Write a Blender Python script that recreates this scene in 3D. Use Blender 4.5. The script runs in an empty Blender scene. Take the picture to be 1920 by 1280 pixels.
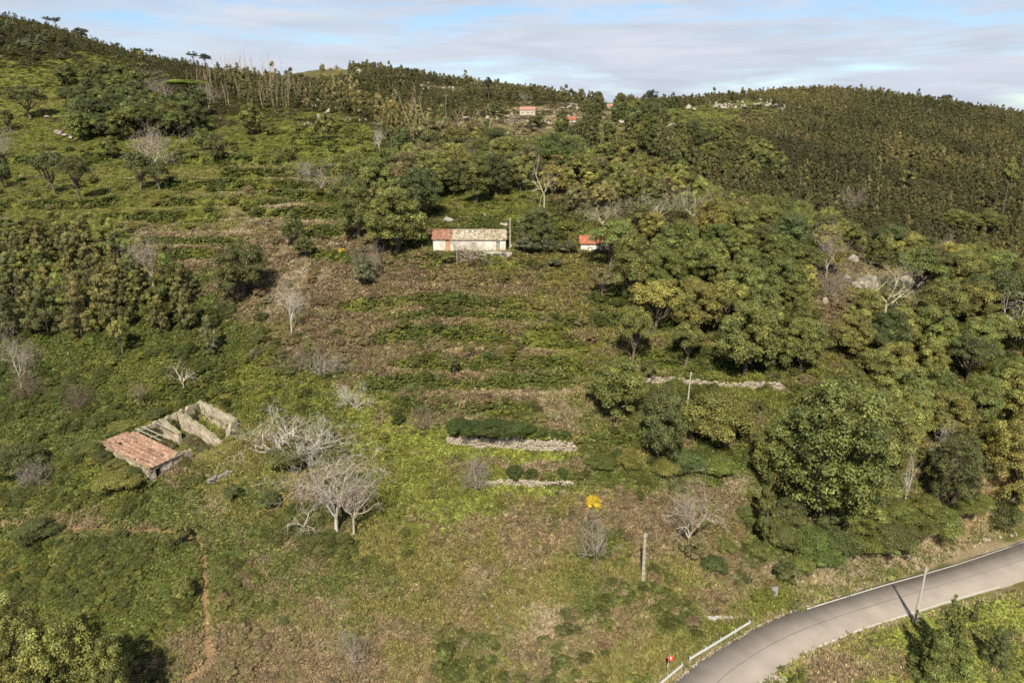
import bpy, bmesh, math, random
import numpy as np
from mathutils import Vector, Matrix

random.seed(7)
RNG = np.random.default_rng(7)
S = bpy.context.scene
COL = S.collection

# ------------------------------------------------------------------ camera
PITCH = math.radians(17.0)
CP, SP = math.cos(PITCH), math.sin(PITCH)
CAMZ = 55.0
cam = bpy.data.cameras.new('camera')
cam.sensor_width = 36.0
cam.lens = 24.0
cam.clip_start = 0.5
cam.clip_end = 9000.0
cam_o = bpy.data.objects.new('camera', cam)
cam_o.location = (0, 0, CAMZ)
cam_o.rotation_euler = (math.pi / 2 - PITCH, 0, 0)
COL.objects.link(cam_o)
S.camera = cam_o

# ------------------------------------------------------------------ light
SUN_EL, SUN_AZ = math.radians(47), math.radians(8)       # the light travels up the slope, a little to the right
world = bpy.data.worlds.new('World')
S.world = world
world.use_nodes = True
wn, wl = world.node_tree.nodes, world.node_tree.links
wn.clear()
w_out = wn.new('ShaderNodeOutputWorld')
w_bg = wn.new('ShaderNodeBackground')
w_bg.inputs['Strength'].default_value = 0.069
sky = wn.new('ShaderNodeTexSky')
sky.sky_type = 'NISHITA'
sky.sun_disc = False
sky.sun_elevation = SUN_EL
sky.sun_rotation = math.pi + SUN_AZ
sky.altitude = 300
sky.air_density = 1.0
sky.dust_density = 0.6
sky.ozone_density = 1.6
tc = wn.new('ShaderNodeTexCoord')


def wmap(scale, rot=(0, 0, 0), loc=(0, 0, 0)):
    m = wn.new('ShaderNodeMapping')
    m.inputs['Scale'].default_value = scale
    m.inputs['Rotation'].default_value = rot
    m.inputs['Location'].default_value = loc
    wl.new(tc.outputs['Generated'], m.inputs['Vector'])
    return m


def wnoise(mp, scale, detail, rough, dist=0.0):
    n = wn.new('ShaderNodeTexNoise')
    n.inputs['Scale'].default_value = scale
    n.inputs['Detail'].default_value = detail
    n.inputs['Roughness'].default_value = rough
    n.inputs['Distortion'].default_value = dist
    wl.new(mp.outputs[0], n.inputs['Vector'])
    return n


def wmath(op, a, b=None):
    n = wn.new('ShaderNodeMath')
    n.operation = op
    for i, x in enumerate((a, b)):
        if x is None:
            continue
        if isinstance(x, (int, float)):
            n.inputs[i].default_value = x
        else:
            wl.new(x, n.inputs[i])
    return n.outputs[0]


def wramp(src, stops):
    r = wn.new('ShaderNodeValToRGB')
    e = r.color_ramp.elements
    e[0].position, e[0].color = stops[0]
    e[1].position, e[1].color = stops[-1]
    for p, c in stops[1:-1]:
        x = e.new(p)
        x.color = c
    wl.new(src, r.inputs['Fac'])
    return r.outputs['Color']


# thin high cloud: broad streaks drawn out along the horizon, broken by finer wisps
big = wnoise(wmap((1.0, 1.0, 6.5), (0, math.radians(4), 0), (0.35, 0.2, 0.10)), 2.6, 6, 0.55, 0.5)
fine = wnoise(wmap((1.6, 1.6, 13.0), (0, math.radians(-7), 0), (3.1, 0.4, 1.3)), 4.2, 9, 0.62, 0.8)
cl = wmath('ADD', wmath('MULTIPLY', big.outputs['Fac'], 0.68), wmath('MULTIPLY', fine.outputs['Fac'], 0.34))
cl_f = wramp(cl, [(0.405, (0, 0, 0, 1)), (0.455, (.55, .55, .55, 1)), (0.53, (1, 1, 1, 1))])
shade = wnoise(wmap((1.5, 1.5, 12.0), (0, math.radians(6), 0), (1.3, 0.6, 2.3)), 3.6, 8, 0.6, 0.6)
cl_c = wramp(shade.outputs['Fac'], [(0.30, (3.45, 3.85, 4.5, 1)), (0.70, (4.5, 4.8, 5.35, 1))])
mixc = wn.new('ShaderNodeMix')
mixc.data_type = 'RGBA'
wl.new(cl_f, mixc.inputs['Factor'])
skyb = wn.new('ShaderNodeMix')
skyb.data_type = 'RGBA'
skyb.blend_type = 'MULTIPLY'
skyb.inputs['Factor'].default_value = 1.0
wl.new(sky.outputs['Color'], skyb.inputs['A'])
skyb.inputs['B'].default_value = (0.82, 0.86, 0.90, 1)
wl.new(skyb.outputs['Result'], mixc.inputs['A'])
wl.new(cl_c, mixc.inputs['B'])
wl.new(mixc.outputs['Result'], w_bg.inputs['Color'])
wl.new(w_bg.outputs[0], w_out.inputs['Surface'])

sun_l = bpy.data.lights.new('sun', 'SUN')
sun_l.energy = 5.0
sun_l.angle = math.radians(0.55)
sun_l.color = (1.0, 0.905, 0.735)
sun_o = bpy.data.objects.new('sun', sun_l)
sd = Vector((math.sin(SUN_AZ) * math.cos(SUN_EL), math.cos(SUN_AZ) * math.cos(SUN_EL), -math.sin(SUN_EL)))
sun_o.rotation_euler = sd.to_track_quat('-Z', 'Y').to_euler()
sun_o.location = (0, -60, 160)
COL.objects.link(sun_o)

S.view_settings.view_transform = 'Standard'
S.view_settings.look = 'None'
S.view_settings.exposure = 1.25
S.view_settings.gamma = 1.0
S.view_settings.use_curve_mapping = False
S.cycles.max_bounces = 5
S.cycles.diffuse_bounces = 3
S.cycles.glossy_bounces = 1
S.cycles.transmission_bounces = 2
S.cycles.transparent_max_bounces = 4
S.cycles.use_denoising = False
S.cycles.filter_width = 1.7


# ------------------------------------------------------------------ terrain
F = 1280.0                                       # focal length in photo pixels


def ray(u, v):
    """pixel -> (x/y, dz/y) slopes of its sight line"""
    up = (640.0 - np.asarray(v, float)) / F
    r = (np.asarray(u, float) - 960.0) / F
    k = CP + up * SP
    return r / k, (-SP + up * CP) / k


def project(x, y, z):
    t, e = x / y, (z - CAMZ) / y
    up = (SP + e * CP) / (CP - e * SP)
    return 960 + F * t * (CP + up * SP), 640 - F * up


def depth(y, z):
    return y * CP - (z - CAMZ) * SP


def vnoise(x, y, seed=0):
    xi, yi = np.floor(x).astype(np.int64), np.floor(y).astype(np.int64)
    fx, fy = x - xi, y - yi
    fx, fy = fx * fx * (3 - 2 * fx), fy * fy * (3 - 2 * fy)

    def h(a, b):
        n = (a * 374761393 + b * 668265263 + seed * 1442695041) & 0x7fffffff
        n = ((n ^ (n >> 13)) * 1274126177) & 0x7fffffff
        return ((n ^ (n >> 16)) & 0xffff) / 65535.0
    a, b, c, d = h(xi, yi), h(xi + 1, yi), h(xi, yi + 1), h(xi + 1, yi + 1)
    return (a * (1 - fx) + b * fx) * (1 - fy) + (c * (1 - fx) + d * fx) * fy


def fbm(x, y, seed=0, octaves=4):
    v, a, s = 0, 0.5, 0
    for i in range(octaves):
        v = v + a * vnoise(x * 2 ** i, y * 2 ** i, seed + i * 17)
        s += a
        a *= 0.55
    return v / s


def sstep(a, b, x):
    t = np.clip((x - a) / (b - a), 0, 1)
    return t * t * (3 - 2 * t)


# sight-line, distance pairs read off the hillside: (u, v, distance up the slope)
CTRL = [
    (960, 1900, 36), (0, 1900, 35), (1900, 1900, 37), (0, 1560, 44), (960, 1560, 46), (1900, 1560, 46),
    (0, 1280, 58), (300, 1280, 58), (640, 1280, 59), (960, 1280, 60),
    (0, 1050, 73), (400, 1050, 73), (800, 1050, 74), (1100, 1050, 75),
    (0, 830, 92), (300, 850, 88), (620, 850, 90), (960, 850, 92), (1250, 850, 92), (1500, 900, 88), (1800, 940, 85), (1920, 940, 86),
    (0, 700, 110), (300, 700, 107), (640, 700, 107), (960, 700, 108), (1300, 715, 106), (1600, 720, 105), (1920, 720, 106),
    (0, 600, 126), (300, 600, 121), (640, 600, 119), (960, 590, 120), (1300, 590, 120), (1600, 600, 121), (1920, 610, 124),
    (0, 480, 158), (300, 470, 148), (640, 470, 140), (880, 469, 138), (1100, 466, 139), (1400, 480, 142), (1650, 510, 150), (1920, 560, 146),
    (0, 380, 197), (300, 380, 184), (600, 380, 172), (900, 395, 160), (1150, 380, 166),
    (1330, 405, 176), (1480, 440, 172), (1650, 480, 170), (1800, 520, 168), (1920, 550, 164),
    (0, 300, 243), (300, 300, 228), (600, 320, 200), (650, 280, 226), (850, 350, 188), (1000, 345, 190), (1150, 340, 190),
    (0, 220, 300), (300, 230, 292), (500, 240, 272), (600, 215, 292), (690, 205, 300),
    (0, 110, 370), (200, 150, 350), (350, 185, 325), (450, 200, 318), (560, 190, 325), (640, 185, 325),
    (0, 32, 500), (100, 52, 490), (200, 90, 470), (300, 112, 460), (400, 132, 445), (500, 155, 425), (570, 168, 400), (640, 182, 360),
    (720, 228, 292), (800, 262, 272), (880, 288, 258), (960, 308, 246), (1040, 318, 238), (1130, 330, 226), (1230, 352, 215), (1320, 380, 205),
    # behind the near crest, out of sight
    (0, 75, 640), (200, 125, 620), (400, 170, 570), (550, 200, 520),
    (720, 262, 380), (840, 290, 350), (960, 330, 310), (1100, 350, 280), (1250, 390, 260), (1400, 440, 235), (1650, 510, 225), (1920, 570, 215),
    # the valley and the far slopes
    (1140, 250, 395), (1000, 243, 410), (900, 235, 425), (1075, 228, 430), (990, 212, 455), (880, 205, 490), (1140, 205, 500),
    (780, 190, 560), (740, 165, 610), (640, 140, 640),
    (1250, 270, 400), (1250, 222, 520), (1350, 225, 560), (1400, 200, 640), (1300, 300, 370), (1450, 330, 380), (1450, 270, 460),
    (1650, 400, 345), (1650, 330, 410), (1600, 240, 560), (1920, 450, 330), (1900, 360, 410), (1900, 280, 540),
    (620, 130, 690), (720, 143, 740), (850, 160, 790), (920, 172, 800), (1000, 184, 800), (1100, 200, 780), (1200, 200, 760), (1300, 195, 740),
    (1400, 184, 760), (1500, 178, 790), (1650, 184, 800), (1780, 200, 800), (1920, 222, 800),
    # over the skyline the land falls away
    (0, 120, 1200), (400, 190, 1100), (700, 195, 1100), (960, 215, 1150), (1300, 230, 1150), (1650, 225, 1150), (1920, 255, 1150),
    (0, 215, 3000), (960, 240, 3000), (1920, 245, 3000),
]
ROAD_FAR = [(1180, 1340), (1225, 1306), (1270, 1278), (1311, 1241), (1358, 1211), (1405, 1184), (1443, 1164), (1499, 1142), (1550, 1126), (1600, 1111),
            (1657, 1094), (1731, 1074), (1794, 1056), (1858, 1035), (1920, 1014), (1990, 988), (2080, 958)]
ROAD_NEAR = [(1330, 1390), (1380, 1326), (1424, 1280), (1461, 1253), (1481, 1240), (1515, 1223), (1562, 1203), (1616, 1181), (1662, 1166), (1700, 1154), (1731, 1144),
             (1794, 1124), (1834, 1112), (1892, 1097), (1920, 1087), (1990, 1064), (2080, 1036)]


def on_plane(p, z=0.0):
    t, e = ray(*p)
    y = (z - CAMZ) / e
    return np.array([t * y, y])


def resample(pl, n):
    pl = np.array(pl)
    s = np.r_[0, np.cumsum(np.hypot(*(pl[1:] - pl[:-1]).T))]
    q = np.linspace(0, s[-1], n)
    out = np.c_[np.interp(q, s, pl[:, 0]), np.interp(q, s, pl[:, 1])]
    for _ in range(3):
        out[1:-1] = (out[:-2] + 2 * out[1:-1] + out[2:]) / 4
    return out


NRD = 160
road_f = resample([on_plane(p) for p in ROAD_FAR], NRD)
road_n = resample([on_plane(p) for p in ROAD_NEAR], NRD)
road_mid = (road_f + road_n) / 2
road_half = np.hypot(*(road_f - road_n).T) / 2

pts = []
for (u, v, y) in CTRL:
    pts.append((u, v, y))
    if u == 0:
        pts.append((-700, v, y))
    if u >= 1900:
        pts.append((2620, v, y))
for p in ROAD_FAR[::3] + ROAD_NEAR[::3] + [(1800, 1210), (1920, 1280), (1600, 1290), (1920, 1160), (2500, 1200), (1250, 1330)]:
    y = on_plane(p, -0.3 if p[1] > 1200 and p[0] > 1500 else 0.0)[1]
    pts.append((p[0], p[1], y))
pts = np.array(pts, float)
ct, ce = ray(pts[:, 0], pts[:, 1])
KY = 0.55
cq = np.log(pts[:, 2]) * KY


def tps(a, b):
    r2 = (a[0][:, None] - b[0][None]) ** 2 + (a[1][:, None] - b[1][None]) ** 2
    return 0.5 * r2 * np.log(r2 + 1e-12)


n = len(pts)
A = np.zeros((n + 3, n + 3))
A[:n, :n] = tps((ct, cq), (ct, cq)) + np.eye(n) * 0.0015
A[:n, n:] = np.c_[np.ones(n), ct, cq]
A[n:, :n] = A[:n, n:].T
wts = np.linalg.solve(A, np.r_[ce, 0, 0, 0])

NT, NL = 700, 720
TG = np.linspace(-1.45, 1.45, NT)
LG = np.linspace(math.log(24), math.log(3200), NL)
tt, ll = np.meshgrid(TG, LG)                    # rows: distance
ef = np.empty(tt.size)
fl_t, fl_q = tt.ravel(), ll.ravel() * KY
for i in range(0, tt.size, 40000):
    sl = slice(i, i + 40000)
    ef[sl] = tps((fl_t[sl], fl_q[sl]), (ct, cq)) @ wts[:n] + wts[n] + wts[n + 1] * fl_t[sl] + wts[n + 2] * fl_q[sl]
GY = np.exp(ll)
GX = tt * GY
GZ = CAMZ + ef.reshape(tt.shape) * GY
DT, DL = TG[1] - TG[0], LG[1] - LG[0]


def gsample(G, x, y):
    x, y = np.asarray(x, float), np.maximum(np.asarray(y, float), 24.01)
    a = np.clip((x / y - TG[0]) / DT, 0, NT - 1.001)
    b = np.clip((np.log(y) - LG[0]) / DL, 0, NL - 1.001)
    i, j = a.astype(int), b.astype(int)
    fa, fb = a - i, b - j
    return (G[j, i] * (1 - fa) + G[j, i + 1] * fa) * (1 - fb) + (G[j + 1, i] * (1 - fa) + G[j + 1, i + 1] * fa) * fb


def hit(u, v):
    """where the sight line through a photo pixel first meets the ground"""
    t, e = ray(u, v)
    a = min(max((t - TG[0]) / DT, 0), NT - 1.001)
    i, f = int(a), a - int(a)
    ecol = ((GZ[:, i] * (1 - f) + GZ[:, i + 1] * f) - CAMZ) / GY[:, i]
    k = np.nonzero(ecol >= e)[0]
    if len(k) == 0:
        k = [int(np.argmax(ecol))]
    j = max(int(k[0]), 1)
    e0, e1 = ecol[j - 1], ecol[j]
    fr = min(max((e - e0) / (e1 - e0), 0), 1) if e1 != e0 else 0
    y = math.exp(LG[j - 1] + DL * fr)
    z = float(gsample(GZ, t * y, y))
    return np.array([t * y, y, z])

# ------------------------------------------------------------------ cover: what grows where
# L lush grass, G bright leafy weeds, D dark bramble, O olive scrub grass, B brown bracken, S straw, E bare earth, F floor of the far wood
KINDS = 'LGDOBSEF'
TONE = {'L': (.126, .138, .030), 'G': (.130, .146, .030), 'D': (.066, .080, .019), 'O': (.156, .142, .046),
        'B': (.192, .145, .086), 'S': (.275, .222, .142), 'E': (.250, .160, .085), 'F': (.080, .074, .032)}
# (u, v, half-width, half-height, kind, strength): patches seen on the hillside
PATCH = [
    # upper slopes
    (130, 60, 330, 55, 'F', 3), (430, 150, 160, 45, 'F', 2.5), (120, 130, 150, 26, 'L', 3), (230, 145, 60, 15, 'L', 2), (60, 175, 90, 30, 'L', 1.5),
    (90, 270, 200, 60, 'L', 2), (420, 290, 260, 60, 'L', 1.8), (590, 250, 130, 75, 'L', 2.4), (630, 185, 80, 30, 'O', 2), (120, 400, 300, 60, 'L', 2.6),
    (330, 330, 200, 25, 'O', 1.6), (40, 480, 90, 50, 'L', 2), (330, 400, 170, 60, 'O', 1.3), (470, 410, 60, 50, 'S', 1.8), (480, 420, 90, 70, 'B', 1.4),
    (440, 300, 40, 8, 'B', 3), (280, 450, 110, 12, 'B', 2), (330, 475, 100, 20, 'B', 1.6), (560, 350, 90, 30, 'O', 2), (620, 440, 70, 40, 'O', 1.6),
    (560, 420, 60, 40, 'S', 1.0), (700, 250, 30, 70, 'L', 2), (500, 350, 60, 30, 'O', 2),
    # the old terraced field and its left side
    (530, 500, 50, 80, 'S', 1.3), (500, 520, 70, 60, 'B', 1.2), (590, 570, 110, 110, 'S', 1.6), (600, 560, 110, 110, 'B', 1.8), (560, 650, 100, 60, 'B', 1.2),
    (880, 520, 220, 34, 'B', 2.4), (880, 560, 230, 60, 'O', 1.5), (880, 640, 250, 110, 'B', 1.5), (880, 650, 260, 110, 'O', 1.1), (900, 690, 200, 30, 'S', 1.1),
    (760, 690, 110, 50, 'D', 0.9), (1040, 550, 80, 110, 'O', 2.6), (1060, 620, 70, 90, 'L', 1.4), (1110, 520, 80, 50, 'O', 2), (880, 488, 110, 12, 'G', 5),
    (1130, 595, 140, 40, 'L', 2.4), (1010, 490, 130, 25, 'O', 1.6), (730, 540, 26, 10, 'G', 3),
    (830, 740, 130, 40, 'B', 1.8), (1050, 755, 60, 42, 'S', 4), (960, 760, 110, 30, 'S', 1.6), (870, 745, 60, 20, 'B', 2),
    # bright weeds running down the middle
    (700, 745, 100, 50, 'G', 1.5), (790, 800, 140, 50, 'G', 1.7), (880, 780, 70, 18, 'G', 3), (950, 852, 150, 16, 'G', 4.5), (760, 860, 100, 60, 'G', 1.3), (820, 920, 120, 60, 'L', 1.2),
    (1000, 925, 130, 14, 'G', 4.5), (890, 960, 90, 46, 'G', 1.8), (700, 900, 120, 80, 'L', 1.0), (1050, 940, 120, 30, 'O', 1.6), (1180, 830, 90, 30, 'O', 2), (1130, 880, 60, 40, 'D', 1.8), (960, 800, 130, 10, 'B', 4), (1000, 880, 90, 12, 'B', 3.2),
    # ground left of the field
    (180, 640, 300, 60, 'D', 1.2), (330, 700, 260, 70, 'L', 1.8), (250, 700, 300, 80, 'D', 1.2), (440, 620, 70, 60, 'D', 1.6), (500, 760, 80, 60, 'L', 1.3),
    (110, 830, 180, 90, 'D', 1.9), (60, 900, 150, 70, 'D', 1.5), (200, 930, 150, 60, 'L', 1.0), (360, 860, 60, 40, 'D', 1.6), (370, 850, 60, 30, 'B', 1.4), (440, 850, 60, 50, 'O', 2.6), (430, 890, 60, 28, 'G', 1.2),
    (460, 930, 90, 50, 'S', 1.2), (490, 920, 40, 22, 'D', 2), (560, 940, 40, 30, 'B', 2), (600, 900, 70, 60, 'O', 1.2), (470, 950, 90, 30, 'O', 2),
    # near ground
    (100, 985, 240, 20, 'B', 1.6), (180, 1040, 260, 110, 'D', 1.6), (150, 1100, 260, 120, 'L', 1.1), (250, 1150, 140, 80, 'L', 0.9), (200, 1060, 90, 22, 'S', 0.9),
    (500, 1040, 110, 60, 'B', 1.5), (520, 1060, 140, 70, 'D', 2.0), (430, 1180, 60, 110, 'O', 1.1), (520, 1190, 110, 80, 'S', 1.1), (540, 1230, 160, 70, 'B', 1.2), (640, 1080, 60, 90, 'D', 1.5),
    (650, 1020, 60, 40, 'G', 1.4), (760, 1060, 110, 70, 'O', 1.6), (720, 1200, 170, 80, 'B', 1.3), (760, 1150, 260, 110, 'O', 1.0), (600, 1130, 90, 60, 'L', .9), (860, 1230, 60, 50, 'D', 1.2), (800, 1130, 160, 60, 'B', 1.0), (950, 1020, 110, 60, 'B', 1.8),
    (930, 1060, 130, 80, 'O', 1.2), (1040, 1050, 60, 60, 'E', 1.0), (900, 1110, 60, 50, 'S', 1.3), (1000, 1200, 50, 90, 'S', 1.6), (940, 1230, 40, 60, 'G', 0.9), (1040, 1230, 80, 60, 'B', 1.4), (960, 1260, 60, 40, 'O', 1.6),
    (640, 1250, 240, 60, 'B', 1.2), (1180, 960, 110, 40, 'B', 2.4), (1210, 955, 80, 25, 'S', 1.0), (1130, 1080, 90, 60, 'O', 1.5), (1160, 1120, 50, 30, 'D', 1.6), (1240, 1130, 70, 50, 'B', 1.0), (1270, 1090, 110, 50, 'O', 1.6), (1310, 1060, 60, 40, 'S', 1.0),
    (1130, 1190, 70, 50, 'B', 1.3), (1200, 1240, 70, 40, 'O', 2), (1260, 1160, 50, 40, 'D', 1.8), (1330, 1130, 70, 30, 'B', 1.3), (1380, 1160, 60, 26, 'L', 1.8),
    # the cut above the road and the banks under the wood
    (1290, 880, 90, 32, 'D', 2.6), (1400, 905, 34, 22, 'S', 2.4), (1390, 970, 70, 30, 'B', 2.6), (1560, 985, 110, 20, 'S', 2.0), (1660, 965, 40, 20, 'S', 1.5), (1480, 1000, 60, 40, 'S', 1.5),
    (1560, 1030, 110, 34, 'D', 3.2), (1690, 1000, 80, 26, 'D', 3.2), (1420, 1030, 50, 30, 'D', 2.2), (1700, 1035, 60, 10, 'S', 3.0), (1800, 1005, 90, 16, 'S', 3.6), (1900, 985, 60, 16, 'S', 4), (1840, 1030, 90, 12, 'E', 3.0), (1560, 1080, 90, 12, 'S', 3.0), (1430, 1075, 60, 30, 'S', 1.4), (1380, 1060, 70, 40, 'B', 1.0),
    (1500, 1120, 120, 16, 'L', 3), (1660, 1075, 90, 10, 'L', 2.6), (1400, 1140, 50, 18, 'L', 2),
    (1340, 690, 160, 22, 'L', 2.6), (1380, 745, 130, 24, 'L', 2.8), (1230, 640, 60, 50, 'L', 1.6), (1560, 770, 100, 30, 'L', 1.0), (1540, 570, 50, 60, 'B', 2.0), (1580, 540, 120, 50, 'O', 1.3), (1560, 660, 60, 40, 'O', 1.8), (1620, 500, 120, 30, 'B', 1.2),
    (1250, 960, 60, 40, 'B', 1.6), (1300, 830, 60, 14, 'B', 1.8), (1290, 760, 70, 40, 'D', 1.2),
    # below the road
    (1800, 1230, 260, 90, 'G', 1.3), (1850, 1150, 110, 40, 'G', 2.2), (1600, 1260, 90, 40, 'B', 2.4), (1560, 1215, 110, 20, 'O', 2.2), (1680, 1220, 90, 50, 'O', 1.6), (1880, 1105, 60, 10, 'B', 2.6),
    # middle distance and the far hills
    (840, 380, 110, 30, 'L', 2.2), (980, 380, 60, 50, 'L', 2), (900, 420, 110, 22, 'D', 1.2), (1080, 440, 60, 20, 'L', 1.4), (1000, 240, 160, 40, 'S', 1.3), (930, 215, 120, 30, 'O', 1.4), (1080, 215, 110, 26, 'S', 1.0),
    (1140, 245, 40, 34, 'L', 4), (1330, 222, 130, 44, 'L', 2.6), (1250, 225, 60, 30, 'L', 2), (1290, 260, 60, 30, 'L', 1.2), (660, 150, 60, 25, 'O', 1.0), (1660, 300, 420, 150, 'F', 3), (690, 165, 140, 50, 'F', 2.6), (800, 200, 110, 50, 'F', 2.4), (960, 175, 330, 26, 'F', 3.4), (1300, 330, 160, 50, 'F', 2), (860, 200, 90, 20, 'O', 1.4),
    (830, 250, 150, 50, 'F', 1.6), (450, 170, 120, 50, 'F', 2),
]
PU = np.array([[p[0], p[1], p[2], p[3], p[5]] for p in PATCH], float)
PK = np.array([KINDS.index(p[4]) for p in PATCH])
TONES = np.array([TONE[k] for k in KINDS])

PATH_PX = [(345, 1275), (392, 1240), (388, 1200), (384, 1140), (382, 1090), (384, 1050), (374, 1015), (345, 1000), (300, 994), (240, 990), (160, 990), (100, 985), (40, 980), (-40, 975)]


def seg_dist(x, y, pl):
    """distance to a polyline and the station along it (0..1)"""
    pl = np.asarray(pl)
    best = np.full(np.shape(x), 1e9)
    for a, b in zip(pl[:-1], pl[1:]):
        d = b - a
        q = np.clip(((x - a[0]) * d[0] + (y - a[1]) * d[1]) / (d @ d), 0, 1)
        best = np.minimum(best, np.hypot(x - a[0] - q * d[0], y - a[1] - q * d[1]))
    return best


def road_where(x, y):
    """signed distance beyond the tarmac's edge"""
    best = np.full(np.shape(x), 1e9)
    for i in range(0, NRD - 1, 3):
        a, b = road_mid[i], road_mid[min(i + 3, NRD - 1)]
        d = b - a
        q = np.clip(((x - a[0]) * d[0] + (y - a[1]) * d[1]) / (d @ d), 0, 1)
        best = np.minimum(best, np.hypot(x - a[0] - q * d[0], y - a[1] - q * d[1]) - road_half[i])
    return best


path_w = np.array([hit(*p)[:2] for p in PATH_PX])

# ---- relief: terraces, mounds of bramble, retaining walls, the road bench
base_z = GZ.copy()
uu, vv = project(GX, GY, GZ)
near = (GY < 420)


def gmask(u0, v0, a, b, p=2):
    return np.exp(-(((uu - u0) / a) ** 2 + ((vv - v0) / b) ** 2) ** p)


terr = np.clip(gmask(880, 610, 300, 130) * 1.0 + gmask(230, 370, 420, 130) * 0.9 + gmask(600, 260, 150, 80) * 0.6 + gmask(1330, 690, 220, 80) * 0.8 + gmask(500, 330, 160, 60) * .5, 0, 1)
STEP = 2.05
ph = base_z + 0.9 * (fbm(GX / 26, GY / 26, 3, 3) - 0.5) + 0.35 * (fbm(GX / 6, GY / 6, 9, 2) - 0.5)
fr = (ph / STEP) - np.floor(ph / STEP)
riser = sstep(0.55, 0.70, fr) * (1 - sstep(0.93, 1.0, fr))
fr2 = 0.30 * fr + 0.70 * sstep(0.55, 0.97, fr)
dz = STEP * (fr2 - fr)
GZ = GZ + np.where(near, terr * dz * 0.4, 0)
RISER = terr * riser

WALLS = [  # stone walls holding up the terraces: foot points, height, label
    ([(838, 833), (900, 836), (990, 840), (1080, 842)], 1.75, 'long pale dry-stone terrace wall in the middle of the weedy slope, topped by clipped green bushes'),
    ([(905, 905), (945, 908), (1000, 911), (1074, 909)], 1.0, 'short pale dry-stone wall beside the round grey bare bush, with three small bushes on top'),
    ([(1205, 716), (1290, 720), (1380, 726), (1468, 729)], 1.1, 'long stone wall on the green terrace behind the leaning utility pole'),
    ([(1608, 722), (1660, 724)], 0.9, 'short stretch of tan stone wall showing in a gap of the oak wood'),
]
wall_w = []
for pl, h, lab in WALLS:
    w = np.array([hit(*p) for p in pl])
    z0 = w[:, 2].mean() - 0.1
    wall_w.append((w, z0, h, lab))
for w, z0, h, lab in wall_w:
    ya = np.interp(GX, w[:, 0], w[:, 1])
    za = np.interp(GX, w[:, 0], w[:, 2])
    inx = sstep(w[0, 0] - 2.5, w[0, 0] + 0.2, GX) * (1 - sstep(w[-1, 0] - 0.2, w[-1, 0] + 2.5, GX))
    dy = GY - ya
    top = za + h - 0.05
    k = inx * sstep(-0.1, 0.45, dy) * (1 - sstep(3.0, 7.5, dy))
    GZ = GZ * (1 - k) + (top + np.maximum(dy, 0) * 0.12) * k
    k = inx * sstep(-5.0, -1.5, dy) * (1 - sstep(-0.1, 0.3, dy))
    GZ = GZ * (1 - k) + (za + np.minimum(dy, 0) * 0.25) * k

# the banks of the old terraces: each a step in the slope, overgrown on its face
BANKS = [([(660, 574), (760, 568), (880, 574), (980, 578)], 1.0), ([(740, 600), (860, 596), (960, 600), (1060, 606)], 1.0), ([(720, 632), (820, 628), (930, 634), (1040, 640)], 1.3),
         ([(1000, 648), (1080, 652)], .8), ([(740, 690), (860, 692), (960, 688), (1090, 696)], 1.1), ([(700, 722), (800, 728), (960, 720), (1060, 716)], 1.0), ([(760, 764), (860, 768), (980, 772)], 0.9),
         ([(1120, 600), (1250, 604)], 1.0), ([(1200, 672), (1330, 676), (1460, 680)], 1.0), ([(1130, 566), (1220, 570)], .8),
         ([(0, 425), (80, 430), (170, 436), (260, 436)], 1.3), ([(150, 412), (260, 408), (400, 412)], 1.1), ([(250, 458), (330, 462), (440, 456)], 1.0), ([(0, 385), (120, 388), (230, 380)], .9), ([(320, 382), (420, 380), (520, 386)], 1.0),
         ([(300, 345), (420, 350), (560, 352)], 1.1), ([(420, 328), (520, 330), (640, 326)], 1.1), ([(330, 300), (430, 306), (540, 304)], 1.2), ([(540, 288), (620, 290), (690, 286)], 1.1), ([(540, 268), (620, 270), (700, 266)], 1.0), ([(560, 246), (620, 248), (690, 244)], 1.0),
         ([(480, 402), (600, 404), (650, 402)], .9), ([(560, 440), (640, 436)], .9), ([(20, 300), (120, 306), (200, 300)], 1.1), ([(500, 366), (600, 372), (640, 372)], .9), ([(230, 484), (330, 480), (400, 482)], 1.0), ([(1110, 830), (1180, 822), (1230, 816)], .8), ([(600, 480), (680, 490)], .6)]
BANKM = np.zeros_like(GX)
for pl, h in BANKS:
    w = np.array([hit(*p) for p in pl])
    far_ = max(1.0, w[:, 1].mean() / 125)
    wob = (fbm(GX / 5, GY / 5, 51, 3) - .5) * 1.1 * far_
    dy = GY - np.interp(GX, w[:, 0], w[:, 1]) + wob
    inx = sstep(w[0, 0] - 3, w[0, 0] + 1.5, GX) * (1 - sstep(w[-1, 0] - 1.5, w[-1, 0] + 3, GX))
    inx = inx * (0.7 + 0.3 * sstep(.28, .45, fbm(GX / 7, GY / 7, 53, 2)))
    hh = h * far_ ** .6
    GZ = GZ + inx * hh * (sstep(-0.45 * far_, 0.45 * far_, dy) * (1 - sstep(1.2 * far_, 6.0 * far_, dy)) - 0.5 * sstep(-4 * far_, -.6 * far_, dy) * (1 - sstep(-.6 * far_, 0.3 * far_, dy)))
    BANKM = np.maximum(BANKM, inx * np.exp(-((dy + .1) / (0.92 * far_)) ** 4))
TREAD = np.clip(terr, 0, 1) * (1 - BANKM)
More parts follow.
